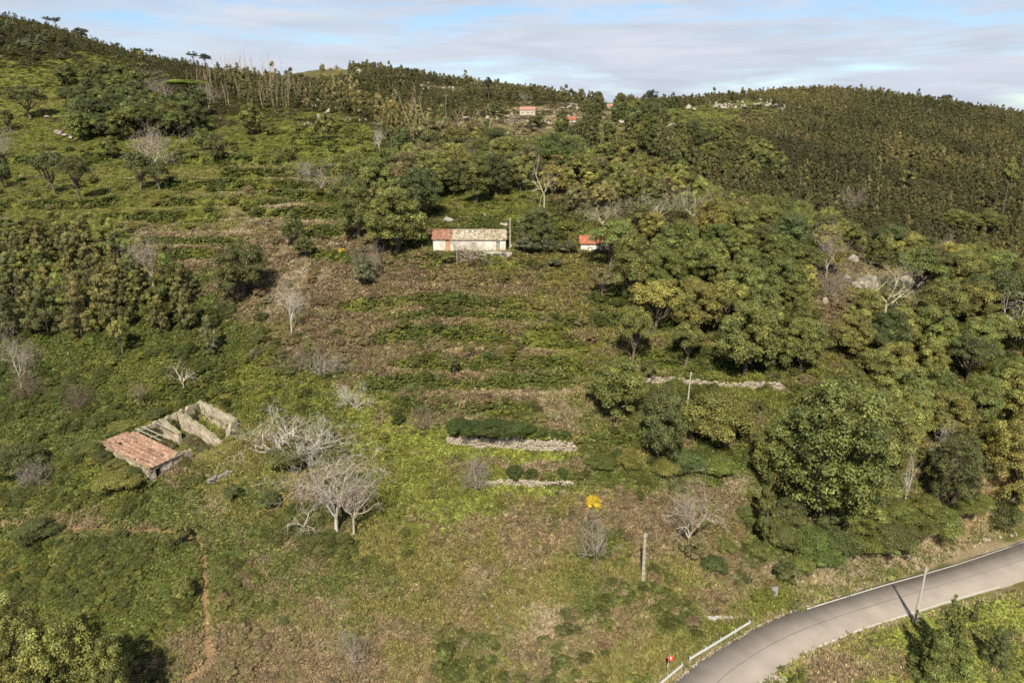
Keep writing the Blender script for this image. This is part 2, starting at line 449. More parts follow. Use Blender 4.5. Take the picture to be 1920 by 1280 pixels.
# the sunken footprint of the ruin
ra, rb = np.array([.49, .872]), np.array([.872, -.49])
ZE = 13.0
t_, e_ = ray(184, 830)
RO = np.array([t_, 1.0]) * (ZE - CAMZ) / e_
la, lb = (GX - RO[0]) * ra[0] + (GY - RO[1]) * ra[1], (GX - RO[0]) * rb[0] + (GY - RO[1]) * rb[1]
tgt = 12.45 - 0.2 * np.clip(lb, 0, 11) - 2.0 * sstep(.2, .5, lb) * (1 - sstep(10.4, 10.8, lb)) * sstep(-.2, .2, la) * (1 - sstep(16.1, 16.4, la)) + 0.25 * np.maximum(la - 17.5, 0) + .15 * np.maximum(-1.5 - lb, 0)
k = sstep(-3, 0, la) * (1 - sstep(18.5, 26, la)) * sstep(-7, -1, lb) * (1 - sstep(11.5, 16, lb))
GZ = GZ * (1 - k) + np.minimum(GZ, tgt) * k
k = sstep(-5, -.8, la) * (1 - sstep(-.45, -.2, la)) * sstep(-4, 0, lb) * (1 - sstep(10, 12, lb))
GZ = GZ * (1 - k) + np.maximum(GZ, 12.35 - 0.125 * np.clip(lb, 0, 11)) * k

mound = fbm(GX / 3.2, GY / 3.2, 21, 3)
GZ = GZ + np.where(near, (mound - 0.45) * 0.8 * (0.35 + 0.65 * fbm(GX / 20, GY / 20, 5, 2)) * (1 - 0.5 * terr), (mound - 0.45) * 1.5)
GZ = GZ + (fbm(GX / 45, GY / 45, 33, 3) - 0.5) * np.clip((GY - 300) / 60, 0, 4.5)
pd = seg_dist(GX, GY, path_w)
GZ = GZ - 0.25 * np.exp(-(pd / 0.6) ** 2)
rd = np.where(GY < 130, road_where(np.where(GY < 130, GX, 0), np.where(GY < 130, GY, 0)), 99)
hillside = np.interp(GX, road_f[:, 0], road_f[:, 1]) < GY
bench = np.where(hillside, 1 - sstep(0.9, 3.2, rd), 1 - sstep(0.8, 5, rd))
GZ = GZ * (1 - bench) + (-0.07 + np.where(hillside, 0, -0.06 * np.maximum(rd, 0))) * bench
# platform of the farmhouse
hp = hit(880, 470)
HOUSE_Y, HOUSE_Z = hp[1], hp[2]
hx0, hx1 = hit(812, 470)[0], hit(950, 470)[0]
k = sstep(hx0 - 5, hx0 - 1, GX) * (1 - sstep(hx1 + 1, hx1 + 6, GX)) * sstep(HOUSE_Y - 4.5, HOUSE_Y - 2.5, GY) * (1 - sstep(HOUSE_Y + 6.5, HOUSE_Y + 10, GY))
GZ = GZ * (1 - k) + HOUSE_Z * k

# ---- colours of the ground, one per grid point
wu = uu + (fbm(GX / 9, GY / 9, 41, 3) - .5) * 130 + (fbm(GX / 2.5, GY / 2.5, 45, 2) - .5) * 50
wv = vv + (fbm(GX / 9, GY / 9, 43, 3) - .5) * 70 + (fbm(GX / 2.5, GY / 2.5, 47, 2) - .5) * 24
W = np.zeros((len(KINDS),) + GX.shape, np.float32)
W[3] += 0.30
W[2] += 0.22
W[0] += 0.16
W[4] += 0.14
W[7] += np.where(GY > 330, 0.5, 0)
for (pu, pv, pw, ph_, st), kk in zip(PU, PK):
    m = np.abs(wu - pu) < 1.9 * pw
    m &= np.abs(wv - pv) < 1.9 * ph_
    q = ((wu[m] - pu) / pw) ** 2 + ((wv[m] - pv) / ph_) ** 2
    W[kk][m] += 1.55 * (st if st < 2.6 else 2.6 + (st - 2.6) * .6) * np.exp(-q ** 1.3)
W *= 1 - 0.85 * BANKM
W[2] += BANKM * 9.0
W[0] += BANKM * np.where(uu < 700, 9.0, 4.0)
W[5] += 2.0 * np.where(near, terr, 0) * sstep(0.30, 0.45, fr) * (1 - sstep(0.50, 0.62, fr)) * 0.35
for i in range(len(KINDS)):
    nz = fbm(GX / 2.6, GY / 2.6, 60 + i, 3) * 0.6 + fbm(GX / 11, GY / 11, 80 + i, 2) * 0.4
    W[i] *= np.exp((nz - 0.5) * 7.5)
W[6] += np.where(uu < 330, 1.6, 5.0) * np.exp(-(pd / 0.55) ** 2) * W.max(axis=0)
W[5] += np.where(rd < 1.2, 1.5 * np.exp(-((rd - 0.2) / 0.5) ** 2), 0) * W.max(axis=0)
cut = np.where(hillside & (uu > 1440) & (uu < 2100), np.exp(-((rd - 3.7) / 2.2) ** 4) * sstep(1440, 1620, uu), 0) * (GY < 130)
W[5] += cut * 4.5 * W.max(axis=0) * (0.3 + fbm(GX / 2, GY / 2, 71, 3))
W[6] += cut * 2.0 * W.max(axis=0) * sstep(1700, 1850, uu)
W = W ** 1.6
W /= W.sum(axis=0)
GC = np.einsum('kij,kc->ijc', W, TONES)
GCUM = np.cumsum(W, axis=0)
CMAX = np.maximum.accumulate((GZ - CAMZ) / GY, axis=0)


def ground(x, y):
    return float(gsample(GZ, x, y))


def shown(x, y, ztop):
    """does anything at this height clear the ground in front of it"""
    return (ztop - CAMZ) / y > float(gsample(CMAX, x, y * 0.985)) - 0.002


# ------------------------------------------------------------------ materials
def mat(name):
    m = bpy.data.materials.new(name)
    m.use_nodes = True
    nt = m.node_tree
    nt.nodes.clear()
    out = nt.nodes.new('ShaderNodeOutputMaterial')
    return m, nt.nodes, nt.links, out


def nmath(N, Lk, op, a, b=None, clamp=False):
    n = N.new('ShaderNodeMath')
    n.operation = op
    n.use_clamp = clamp
    for i, x in enumerate((a, b)):
        if x is None:
            continue
        if isinstance(x, (int, float)):
            n.inputs[i].default_value = x
        else:
            Lk.new(x, n.inputs[i])
    return n.outputs[0]


def nmul(N, Lk, col, fac):
    n = N.new('ShaderNodeVectorMath')
    n.operation = 'SCALE'
    Lk.new(col, n.inputs[0])
    Lk.new(fac, n.inputs['Scale'])
    return n.outputs[0]


def nnoise(N, Lk, scale, detail=4, rough=0.55, vec=None):
    n = N.new('ShaderNodeTexNoise')
    n.inputs['Scale'].default_value = scale
    n.inputs['Detail'].default_value = detail
    n.inputs['Roughness'].default_value = rough
    if vec is None:
        vec = N.new('ShaderNodeTexCoord').outputs['Object']
    Lk.new(vec, n.inputs['Vector'])
    return n.outputs['Fac']


def nramp(N, Lk, src, stops):
    r = N.new('ShaderNodeValToRGB')
    e = r.color_ramp.elements
    e[0].position, e[0].color = stops[0][0], (*stops[0][1], 1)
    e[1].position, e[1].color = stops[-1][0], (*stops[-1][1], 1)
    for p, c in stops[1:-1]:
        x = e.new(p)
        x.color = (*c, 1)
    Lk.new(src, r.inputs['Fac'])
    return r.outputs['Color']


def nbump(N, Lk, h, strength, dist):
    b = N.new('ShaderNodeBump')
    b.inputs['Strength'].default_value = strength
    b.inputs['Distance'].default_value = dist
    Lk.new(h, b.inputs['Height'])
    return b.outputs[0]


def pbsdf(N, Lk, out, rough=0.85, spec=0.2):
    p = N.new('ShaderNodeBsdfPrincipled')
    p.inputs['Roughness'].default_value = rough
    p.inputs['Specular IOR Level'].default_value = spec
    Lk.new(p.outputs[0], out.inputs['Surface'])
    return p


def solid(name, stops, scale, rough=0.85, bump=0.3, bd=0.03, scale2=None, spec=0.2, metal=0.0):
    """a weathered surface: two noises through a colour ramp, with relief"""
    m, N, Lk, out = mat(name)
    p = pbsdf(N, Lk, out, rough, spec)
    p.inputs['Metallic'].default_value = metal
    a = nnoise(N, Lk, scale, 6, 0.65)
    b = nnoise(N, Lk, scale2 or scale * 7, 5, 0.6)
    f = nmath(N, Lk, 'ADD', nmath(N, Lk, 'MULTIPLY', a, 0.6), nmath(N, Lk, 'MULTIPLY', b, 0.4))
    Lk.new(nramp(N, Lk, f, stops), p.inputs['Base Color'])
    Lk.new(nbump(N, Lk, b, bump, bd), p.inputs['Normal'])
    return m


def leafy(name, inst=False, trans=0.27, spec=0.22):
    """leaves: the plant's own tone, varied leaf by leaf"""
    m, N, Lk, out = mat(name)
    if inst:
        c = N.new('ShaderNodeAttribute')
        c.attribute_type = 'INSTANCER'
        c.attribute_name = 'col'
        col = c.outputs['Color']
    else:
        oi = N.new('ShaderNodeObjectInfo')
        col = oi.outputs['Color']
    t = N.new('ShaderNodeAttribute')
    t.attribute_type = 'GEOMETRY'
    t.attribute_name = 'tint'
    mx = N.new('ShaderNodeVectorMath')
    mx.operation = 'MULTIPLY'
    Lk.new(col, mx.inputs[0])
    Lk.new(t.outputs['Color'], mx.inputs[1])
    p = N.new('ShaderNodeBsdfPrincipled')
    p.inputs['Roughness'].default_value = 0.55
    p.inputs['Specular IOR Level'].default_value = spec
    Lk.new(mx.outputs[0], p.inputs['Base Color'])
    tr = N.new('ShaderNodeBsdfTranslucent')
    Lk.new(mx.outputs[0], tr.inputs['Color'])
    ms = N.new('ShaderNodeMixShader')
    ms.inputs['Fac'].default_value = trans
    Lk.new(p.outputs[0], ms.inputs[1])
    Lk.new(tr.outputs[0], ms.inputs[2])
    Lk.new(ms.outputs[0], out.inputs['Surface'])
    return m


def bark(name, inst=False):
    m, N, Lk, out = mat(name)
    p = pbsdf(N, Lk, out, 0.9, 0.1)
    if inst:
        c = N.new('ShaderNodeAttribute')
        c.attribute_type = 'INSTANCER'
        c.attribute_name = 'col'
        col = c.outputs['Color']
    else:
        col = N.new('ShaderNodeObjectInfo').outputs['Color']
    f = nnoise(N, Lk, 14, 5, 0.7)
    Lk.new(nmul(N, Lk, col, nmath(N, Lk, 'ADD', nmath(N, Lk, 'MULTIPLY', f, 1.3), 0.35)), p.inputs['Base Color'])
    return m


M_LEAF, M_LEAFI = leafy('leaf'), leafy('cover_leaf', True)
M_BARK, M_BARKI = bark('bark'), bark('twig', True)

m, N, Lk, out = mat('ground_soil_and_litter')
p = pbsdf(N, Lk, out, 0.95, 0.08)
at = N.new('ShaderNodeAttribute')
at.attribute_name = 'col'
pos = N.new('ShaderNodeNewGeometry').outputs['Position']
f1 = nnoise(N, Lk, 2.4, 7, 0.72, pos)
f2 = nnoise(N, Lk, 0.5, 6, 0.7, pos)
f = nmath(N, Lk, 'ADD', nmath(N, Lk, 'MULTIPLY', f1, 1.1), nmath(N, Lk, 'MULTIPLY', f2, 0.7))
Lk.new(nmul(N, Lk, at.outputs['Color'], nmath(N, Lk, 'MULTIPLY', f, 0.72)), p.inputs['Base Color'])
Lk.new(nbump(N, Lk, f1, 0.9, 0.35), p.inputs['Normal'])
M_GROUND = m


# ------------------------------------------------------------------ mesh helpers
def mesh_np(name, v, quads=None, tris=None, mats=(), tint=None, smooth=False):
    me = bpy.data.meshes.new(name)
    v = np.asarray(v, np.float32)
    nq = 0 if quads is None else len(quads)
    nt = 0 if tris is None else len(tris)
    loops = np.concatenate(([] if nq == 0 else [np.asarray(quads, np.int32).ravel()]) + ([] if nt == 0 else [np.asarray(tris, np.int32).ravel()]))
    me.vertices.add(len(v))
    me.vertices.foreach_set('co', v.ravel())
    me.loops.add(len(loops))
    me.loops.foreach_set('vertex_index', loops)
    me.polygons.add(nq + nt)
    starts = np.r_[np.arange(nq) * 4, nq * 4 + np.arange(nt) * 3].astype(np.int32)
    me.polygons.foreach_set('loop_start', starts)
    for x in mats:
        me.materials.append(x)
    if tint is not None:
        a = me.color_attributes.new('tint', 'FLOAT_COLOR', 'POINT')
        t = np.ones((len(v), 4), np.float32)
        t[:, :3] = tint
        a.data.foreach_set('color', t.ravel())
    me.update(calc_edges=True)
    if smooth:
        me.polygons.foreach_set('use_smooth', np.ones(nq + nt, bool))
    return me


def put(name, me, parent=None, loc=(0, 0, 0), **kw):
    o = bpy.data.objects.new(name, me)
    o.location = loc
    COL.objects.link(o)
    if parent is not None:
        o.parent = parent
    for k, x in kw.items():
        o[k] = x
    return o


def thing(name, label, category, loc=(0, 0, 0), rz=0.0, group=None):
    o = bpy.data.objects.new(name, None)
    o.empty_display_size = 0.3
    o.location = loc
    o.rotation_euler = (0, 0, rz)
    o['label'] = label
    o['category'] = category
    if group:
        o['group'] = group
    COL.objects.link(o)
    return o


def bx(bm, x0, x1, y0, y1, z0, z1):
    vs = [bm.verts.new(c) for c in ((x0, y0, z0), (x1, y0, z0), (x1, y1, z0), (x0, y1, z0), (x0, y0, z1), (x1, y0, z1), (x1, y1, z1), (x0, y1, z1))]
    for f in ((0, 3, 2, 1), (4, 5, 6, 7), (0, 1, 5, 4), (1, 2, 6, 5), (2, 3, 7, 6), (3, 0, 4, 7)):
        bm.faces.new([vs[i] for i in f])
    return vs


def tube(bm, a, b, r0, r1, n=8, cap=True):
    a, b = Vector(a), Vector(b)
    d = (b - a).normalized()
    s = d.orthogonal().normalized()
    t = d.cross(s)
    ra, rb = [], []
    for i in range(n):
        c, q = math.cos(2 * math.pi * i / n), math.sin(2 * math.pi * i / n)
        ra.append(bm.verts.new(a + (s * c + t * q) * r0))
        rb.append(bm.verts.new(b + (s * c + t * q) * r1))
    for i in range(n):
        bm.faces.new((ra[i], ra[(i + 1) % n], rb[(i + 1) % n], rb[i]))
    if cap:
        bm.faces.new(ra[::-1])
        bm.faces.new(rb)


def done(bm, name, m, parent=None, loc=(0, 0, 0), **kw):
    bmesh.ops.recalc_face_normals(bm, faces=bm.faces)
    me = bpy.data.meshes.new(name)
    bm.to_mesh(me)
    bm.free()
    for x in (m if isinstance(m, (list, tuple)) else [m]):
        me.materials.append(x)
    return put(name, me, parent, loc, **kw)


# ------------------------------------------------------------------ the ground and the road
idx = np.arange(NT * NL).reshape(NL, NT)
quads = np.stack([idx[:-1, :-1], idx[:-1, 1:], idx[1:, 1:], idx[1:, :-1]], -1).reshape(-1, 4)
gme = mesh_np('ground', np.stack([GX, GY, GZ], -1).reshape(-1, 3), quads, None, [M_GROUND], smooth=True)
ca = gme.color_attributes.new('col', 'FLOAT_COLOR', 'POINT')
ca.data.foreach_set('color', np.c_[GC.reshape(-1, 3), np.ones(NT * NL)].astype(np.float32).ravel())
put('ground', gme, kind='structure')

M_ROAD = solid('asphalt', [(0.30, (.132, .116, .102)), (0.5, (.165, .147, .130)), (0.70, (.205, .184, .163))], 0.35, 0.9, 0.35, 0.01, 30)
M_LINE = solid('road_paint', [(0.35, (.30, .28, .25)), (0.47, (.34, .325, .29)), (0.8, (.42, .40, .36))], 1.2, 0.8, 0.1, 0.005, 9)
M_TAR = solid('tar_seam', [(0.3, (.05, .047, .043)), (0.7, (.11, .10, .092))], 2.0, 0.8, 0.1, 0.005)


def strip(name, pa, pb, z, m, parent=None, thick=0.0, **kw):
    n = len(pa)
    v = [(*a, z) for a in pa] + [(*b, z) for b in pb]
    q = [(i, i + 1, n + i + 1, n + i) for i in range(n - 1)]
    if thick:
        v += [(*a, z - thick) for a in pa] + [(*b, z - thick) for b in pb]
        q += [(i + 1, i, 2 * n + i, 2 * n + i + 1) for i in range(n - 1)] + [(n + i, n + i + 1, 3 * n + i + 1, 3 * n + i) for i in range(n - 1)]
    me = mesh_np(name, v, q, None, [m])
    return put(name, me, parent, **kw)


rn = np.random.default_rng(3)
jag = lambda s: (np.convolve(rn.normal(0, s, NRD + 8), np.ones(3) / 3, 'same')[4:-4])[:, None]
nrm = (road_f - road_n) / np.hypot(*(road_f - road_n).T)[:, None]
road = strip('road', road_f + nrm * (0.05 + jag(.07)), road_n - nrm * (0.05 + jag(.10)), 0.03, M_ROAD, thick=0.25, kind='structure')
lf = lambda o, w: (road_f - nrm * o, road_f - nrm * (o + w))
k0, k1 = 52, NRD
a, b = lf(0.22, 0.15)
strip('edge_line', a[k0:k1], b[k0:k1], 0.034, M_LINE, road)
a, b = road_n + nrm * 0.10, road_n + nrm * 0.23
strip('edge_line', a[40:112], b[40:112], 0.034, M_LINE, road)
strip('tar_seam', road_mid + nrm * 0.02, road_mid + nrm * 0.10 + nrm * jag(.02), 0.034, M_TAR, road)
c = on_plane((1448, 1282))
PAD = [on_plane(q) for q in ((1424, 1277), (1440, 1266), (1462, 1262), (1476, 1272), (1490, 1300), (1420, 1310))]
bm = bmesh.new()
top = [bm.verts.new((*q, 0.06)) for q in PAD]
bot = [bm.verts.new((*q, -0.2)) for q in PAD]
bm.faces.new(top)
for i in range(len(PAD)):
    bm.faces.new((top[i], bot[i], bot[(i + 1) % len(PAD)], top[(i + 1) % len(PAD)]))
done(bm, 'pavement', solid('old_concrete', [(0.3, (.14, .13, .115)), (0.55, (.27, .25, .22)), (0.7, (.42, .39, .34))], 1.6, 0.9, 0.4, 0.02), kind='structure')

# ------------------------------------------------------------------ plant meshes (height 1, width 1, standing on z = 0)
def unit(v):
    return v / (np.linalg.norm(v, axis=-1, keepdims=True) + 1e-9)


def leaf_quads(rng, pos, nrm_, size, tint, slim=0.62):
    """one diamond-ended blade per leaf tuft, turned round its own normal"""
    n_ = len(pos)
    nn = unit(nrm_)
    a = unit(np.cross(nn, unit(rng.normal(size=(n_, 3)))))
    b = np.cross(nn, a)
    s = (size * rng.uniform(0.65, 1.35, n_))[:, None]
    lift = nn * s * 0.18
    v = np.stack([pos - a * s, pos - b * s * slim + lift, pos + a * s, pos + b * s * slim + lift], 1).reshape(-1, 3)
    q = np.arange(n_ * 4).reshape(-1, 4)
    return v, q, np.repeat(tint, 4, 0)


def tubes(segs, sides=4):
    segs = np.asarray(segs, float)
    p0, p1, r0, r1 = segs[:, 0:3], segs[:, 3:6], segs[:, 6], segs[:, 7]
    d = unit(p1 - p0)
    ref = np.where(np.abs(d[:, 2:3]) < 0.9, [[0, 0, 1.0]], [[1.0, 0, 0]])
    s = unit(np.cross(d, ref))
    t = np.cross(d, s)
    ang = np.arange(sides) * 2 * np.pi / sides
    ring = np.cos(ang)[None, :, None] * s[:, None] + np.sin(ang)[None, :, None] * t[:, None]
    va = p0[:, None] + ring * r0[:, None, None]
    vb = p1[:, None] + ring * r1[:, None, None]
    v = np.concatenate([va, vb], 1).reshape(-1, 3)
    base = (np.arange(len(segs)) * 2 * sides)[:, None, None]
    i = np.arange(sides)
    q = np.stack([i, (i + 1) % sides, sides + (i + 1) % sides, sides + i], -1)[None] + base
    return v, q.reshape(-1, 4)


def lump_tint(rng, n_, spread=0.24, warm=0.045):
    k = np.exp(rng.normal(0, spread, n_))
    w = rng.normal(0, warm, n_)
    return np.stack([k * (1 + w), k, k * (1 - 0.6 * w)], 1)


def crown_mesh(name, seed, centers, radii, per, leaf, squash=0.8, spread=0.25, up=0.55, m=None, tipwarm=0.0, droop=0.0):
    rng = np.random.default_rng(seed)
    nl = len(centers)
    lt = lump_tint(rng, nl)
    if tipwarm:
        z = np.clip((centers[:, 2] - 0.3) / 0.7, 0, 1)
        lt *= np.stack([1 + tipwarm * z, 1 + tipwarm * 0.25 * z, 1 - 0.1 * z], 1)
    P, Nn, T = [], [], []
    for c, r, ti in zip(centers, radii, lt):
        k = max(6, int(per * (r / np.mean(radii)) ** 2))
        d = unit(rng.normal(size=(k, 3)))
        d[:, 2] = np.where(d[:, 2] < -0.3, -d[:, 2], d[:, 2])
        rr = r * (0.55 + 0.5 * rng.random(k) ** 0.6)
        p_ = c + d * rr[:, None] * np.array([1, 1, squash])
        P.append(p_)
        Nn.append(d * 1.1 + [0, 0, up] + rng.normal(0, 0.40, (k, 3)) + [0, 0, -droop])
        T.append(ti * np.exp(rng.normal(0, spread, (k, 1))))
    P, Nn, T = np.concatenate(P), np.concatenate(Nn), np.concatenate(T)
    P[:, 2] = np.maximum(P[:, 2], 0.0)
    v, q, t = leaf_quads(rng, P, Nn, leaf, T)
    return mesh_np(name, v, q, None, [m or M_LEAF], t)


def limb_path(rng, a, b, n_, wob):
    pts_ = [np.array(a, float)]
    for i in range(1, n_ + 1):
        f_ = i / n_
        pts_.append(np.array(a) * (1 - f_) + np.array(b) * f_ + (rng.normal(0, wob, 3) if i < n_ else 0))
    return pts_


def trunk_mesh(name, seed, centers, fork=0.22, r0=0.045, limbs=7, lean=0.03, sides=6, m=None):
    rng = np.random.default_rng(seed)
    segs = []
    foot = np.array([0, 0, -0.05])
    top = np.array([rng.normal(0, lean), rng.normal(0, lean), fork])
    pts_ = limb_path(rng, foot, top, 3, 0.008)
    for i in range(3):
        segs.append([*pts_[i], *pts_[i + 1], r0 * (1.35 - 0.2 * i), r0 * (1.15 - 0.2 * i)])
    pick = rng.choice(len(centers), min(limbs, len(centers)), replace=False)
    for k in pick:
        pp = limb_path(rng, top, centers[k], 4, 0.03)
        for i in range(4):
            segs.append([*pp[i], *pp[i + 1], r0 * 0.62 * (1 - i / 4.6), r0 * 0.62 * (1 - (i + 1) / 4.6)])
    v, q = tubes(segs, sides)
    return mesh_np(name, v, q, None, [m or M_BARK], smooth=True)


def dome(rng, n_, zlo, zhi, rx=0.40, inner=0.5, low=-0.45, flat=1.0):
    """lump centres spread over a rounded crown between two heights"""
    d = unit(rng.normal(size=(n_ * 3, 3)))
    d = d[d[:, 2] > low][:n_]
    f_ = inner + (1 - inner) * rng.random(len(d)) ** 0.7
    zc, zr = (zlo + zhi) / 2, (zhi - zlo) / 2
    # uneven outline: the crown bulges one way and is bitten into another
    az = np.arctan2(d[:, 1], d[:, 0])
    bulge = 1 + 0.16 * np.sin(az * 2 + rng.uniform(0, 6)) + 0.12 * np.sin(az * 3 + rng.uniform(0, 6))
    c = np.stack([d[:, 0] * rx * f_ * bulge, d[:, 1] * rx * f_ * bulge, zc + d[:, 2] * zr * f_ * flat], 1)
    return c


LIB = {}


def lib(kind, lod, crown, trunk):
    LIB.setdefault((kind, lod), []).append((crown, trunk))


LODS = {'xl': (260, 110, 0.0090), 'hd': (120, 190, 0.0122), 'md': (66, 125, 0.0200), 'ld': (28, 62, 0.039)}
for kind, nvar in (('round', 5), ('open', 3), ('bush', 3), ('column', 3), ('pine', 3), ('umbrella', 1), ('spire', 2)):
    for lod, (nl, per, leaf) in LODS.items():
        for i in range((2 if kind == 'round' else 0) if lod == 'xl' else nvar if lod != 'hd' or kind in ('round', 'bush', 'spire', 'open', 'column') else 1):
            sd_ = hash_seed = (sum(map(ord, kind)) * 31 + i * 7 + 11)
            rng = np.random.default_rng(sd_)
            if kind == 'round':
                c = dome(rng, nl, 0.03, 0.93, low=-0.7)
                r = rng.uniform(0.055, 0.125, len(c)) * {'xl': .66, 'md': 1.15, 'ld': 1.55}.get(lod, 1.0)
                lib(kind, lod, crown_mesh('crown', sd_, c, r, per, leaf, spread=0.27), trunk_mesh('trunk', sd_, c, 0.2, 0.030))
            elif kind == 'open':           # higher crown, broken clumps, limbs showing
                c = dome(rng, int(nl * 0.62), 0.30, 0.92, 0.40, 0.55, -0.25)
                r = rng.uniform(0.06, 0.13, len(c)) * (1.0 if lod != 'ld' else 1.4)
                lib(kind, lod, crown_mesh('crown', sd_, c, r, per * 0.9, leaf, spread=0.3), trunk_mesh('trunk', sd_, c, 0.26, 0.034, 11))
            elif kind == 'bush':
                c = dome(rng, int(nl * 0.8), -0.35, 0.90, 0.40, 0.6, 0.02)
                r = rng.uniform(0.09, 0.17, len(c))
                lib(kind, lod, crown_mesh('foliage', sd_, c, r, per, leaf * 1.15, spread=0.28), trunk_mesh('stem', sd_, c, 0.1, 0.02, 5))
            elif kind == 'column':         # young eucalyptus: slim, feathery, tips warmer
                k = int(nl * 0.62)
                z = rng.uniform(0.12, 0.97, k) ** 0.9
                rad = 0.40 * np.sin(np.clip(z * 1.02, 0, 1) ** 0.75 * np.pi) ** 0.8 * rng.uniform(0.35, 1.0, k)
                az = rng.uniform(0, 2 * np.pi, k)
                c = np.stack([rad * np.cos(az), rad * np.sin(az), z], 1)
                r = rng.uniform(0.06, 0.13, k) * (1.0 if lod != 'ld' else 1.3)
                axis = np.stack([0 * z, 0 * z, np.linspace(.4, .95, k)], 1)
                lib(kind, lod, crown_mesh('crown', sd_, c, r, per * 0.8, leaf * 1.15, squash=0.6, spread=0.25, up=0.15, tipwarm=0.07, droop=0.1), trunk_mesh('trunk', sd_, axis, 0.35, 0.022, 3, 0.01, 5))
            elif kind == 'spire':          # young conifer-like tree with several pointed leaders
                cs = []
                for j in range(5):
                    bx_, by_ = rng.normal(0, 0.16, 2) if j else (0, 0)
                    h_ = 0.97 - 0.5 * math.hypot(bx_, by_) * 2 * rng.uniform(0.5, 1) if j else 0.97
                    k = int(nl * 0.42)
                    z = rng.uniform(0.05, 1, k) ** 1.25
                    rad = 0.27 * (1 - z) * rng.uniform(0.2, 1, k)
                    az = rng.uniform(0, 2 * np.pi, k)
                    cs.append(np.stack([bx_ + rad * np.cos(az), by_ + rad * np.sin(az), z * h_], 1))
                c = np.concatenate(cs)
                r = 0.018 + 0.095 * (1 - c[:, 2]) * rng.uniform(0.6, 1.2, len(c))
                lib(kind, lod, crown_mesh('crown', sd_, c, r, per * 0.8, leaf, spread=0.32, up=0.25), trunk_mesh('trunk', sd_, np.array([[0, 0, .9], [.05, 0, .8]]), 0.4, 0.02, 2))
            elif kind == 'pine':           # tall pine: bare stem, dark rounded plates of needles high up
                c = dome(rng, int(nl * 0.5), 0.52, 0.95, 0.36, 0.35, -0.5)
                r = rng.uniform(0.08, 0.15, len(c))
                lib(kind, lod, crown_mesh('crown', sd_, c, r, per, leaf * 1.1, squash=0.45, spread=0.25), trunk_mesh('trunk', sd_, c, 0.5, 0.03, 7, 0.02, 5))
            elif kind == 'umbrella':
                c = dome(rng, int(nl * 0.8), 0.70, 0.94, 0.42, 0.25, -0.3)
                r = rng.uniform(0.08, 0.13, len(c))
                lib(kind, lod, crown_mesh('crown', sd_, c, r, per, leaf, squash=0.4), trunk_mesh('trunk', sd_, c, 0.42, 0.03, 9, 0.02, 6))


def bare_mesh(seed, spread, trunk_h, levels, kids, r0, twig, upcurl, limbs=5, limb_len=0.42):
    """leafless tree: (trunk segments, branch segments)"""
    rng = np.random.default_rng(seed)
    trunk, br, tw = [], [], []

    def grow(p, d, length, r, lev):
        n_ = 3 if lev else 4
        pts_ = [p]
        dd = d
        for i in range(n_):
            dd = unit(dd + rng.normal(0, 0.20 + 0.05 * lev, 3) + np.array([0, 0, upcurl]))
            pts_.append(pts_[-1] + dd * length / n_)
        rr = np.linspace(r, r * (0.55 if lev < levels else 0.35), n_ + 1)
        for i in range(n_):
            (br if lev < levels - 1 else tw).append([*pts_[i], *pts_[i + 1], rr[i], rr[i + 1]])
        if lev >= levels:
            return
        for _ in range(kids + (1 if lev == 0 else 0) - (1 if lev >= 3 else 0)):
            i = rng.integers(1, n_ + 1)
            side = unit(np.cross(dd, rng.normal(size=3)))
            nd = unit(dd * rng.uniform(0.5, 1.0) + side * rng.uniform(0.5, 1.0))
            grow(pts_[i], nd, length * rng.uniform(0.52, 0.8), max(rr[i] * 0.62, twig), lev + 1)
    top = np.array([rng.normal(0, .02), rng.normal(0, .02), trunk_h])
    pp = limb_path(rng, [0, 0, -0.06], top, 3, 0.01)
    for i in range(3):
        trunk.append([*pp[i], *pp[i + 1], r0 * (1.4 - 0.15 * i), r0 * (1.25 - 0.15 * i)])
    a0 = rng.uniform(0, 6.28)
    for k in range(limbs):
        a_ = a0 + k * 2 * np.pi / limbs + rng.normal(0, 0.3)
        s_ = spread * rng.uniform(0.6, 1.15)
        d = unit(np.array([math.cos(a_) * s_, math.sin(a_) * s_, rng.uniform(0.6, 1.1)]))
        grow(top * rng.uniform(0.75, 1), d, limb_len * rng.uniform(0.75, 1.1), r0 * 0.75, 0)
    br_, tk, tw_ = np.array(br), np.array(trunk), np.array(tw)
    # bring it to height 1 and width 1
    zmax = np.percentile(tw_[:, 5], 97)
    wid = np.percentile(np.hypot(tw_[:, 3], tw_[:, 4]), 90) * 2
    sc = np.array([1 / wid, 1 / wid, 1 / zmax])
    for a_ in (br_, tk, tw_):
        a_[:, 0:3] *= sc
        a_[:, 3:6] *= sc
    return tk, br_, tw_


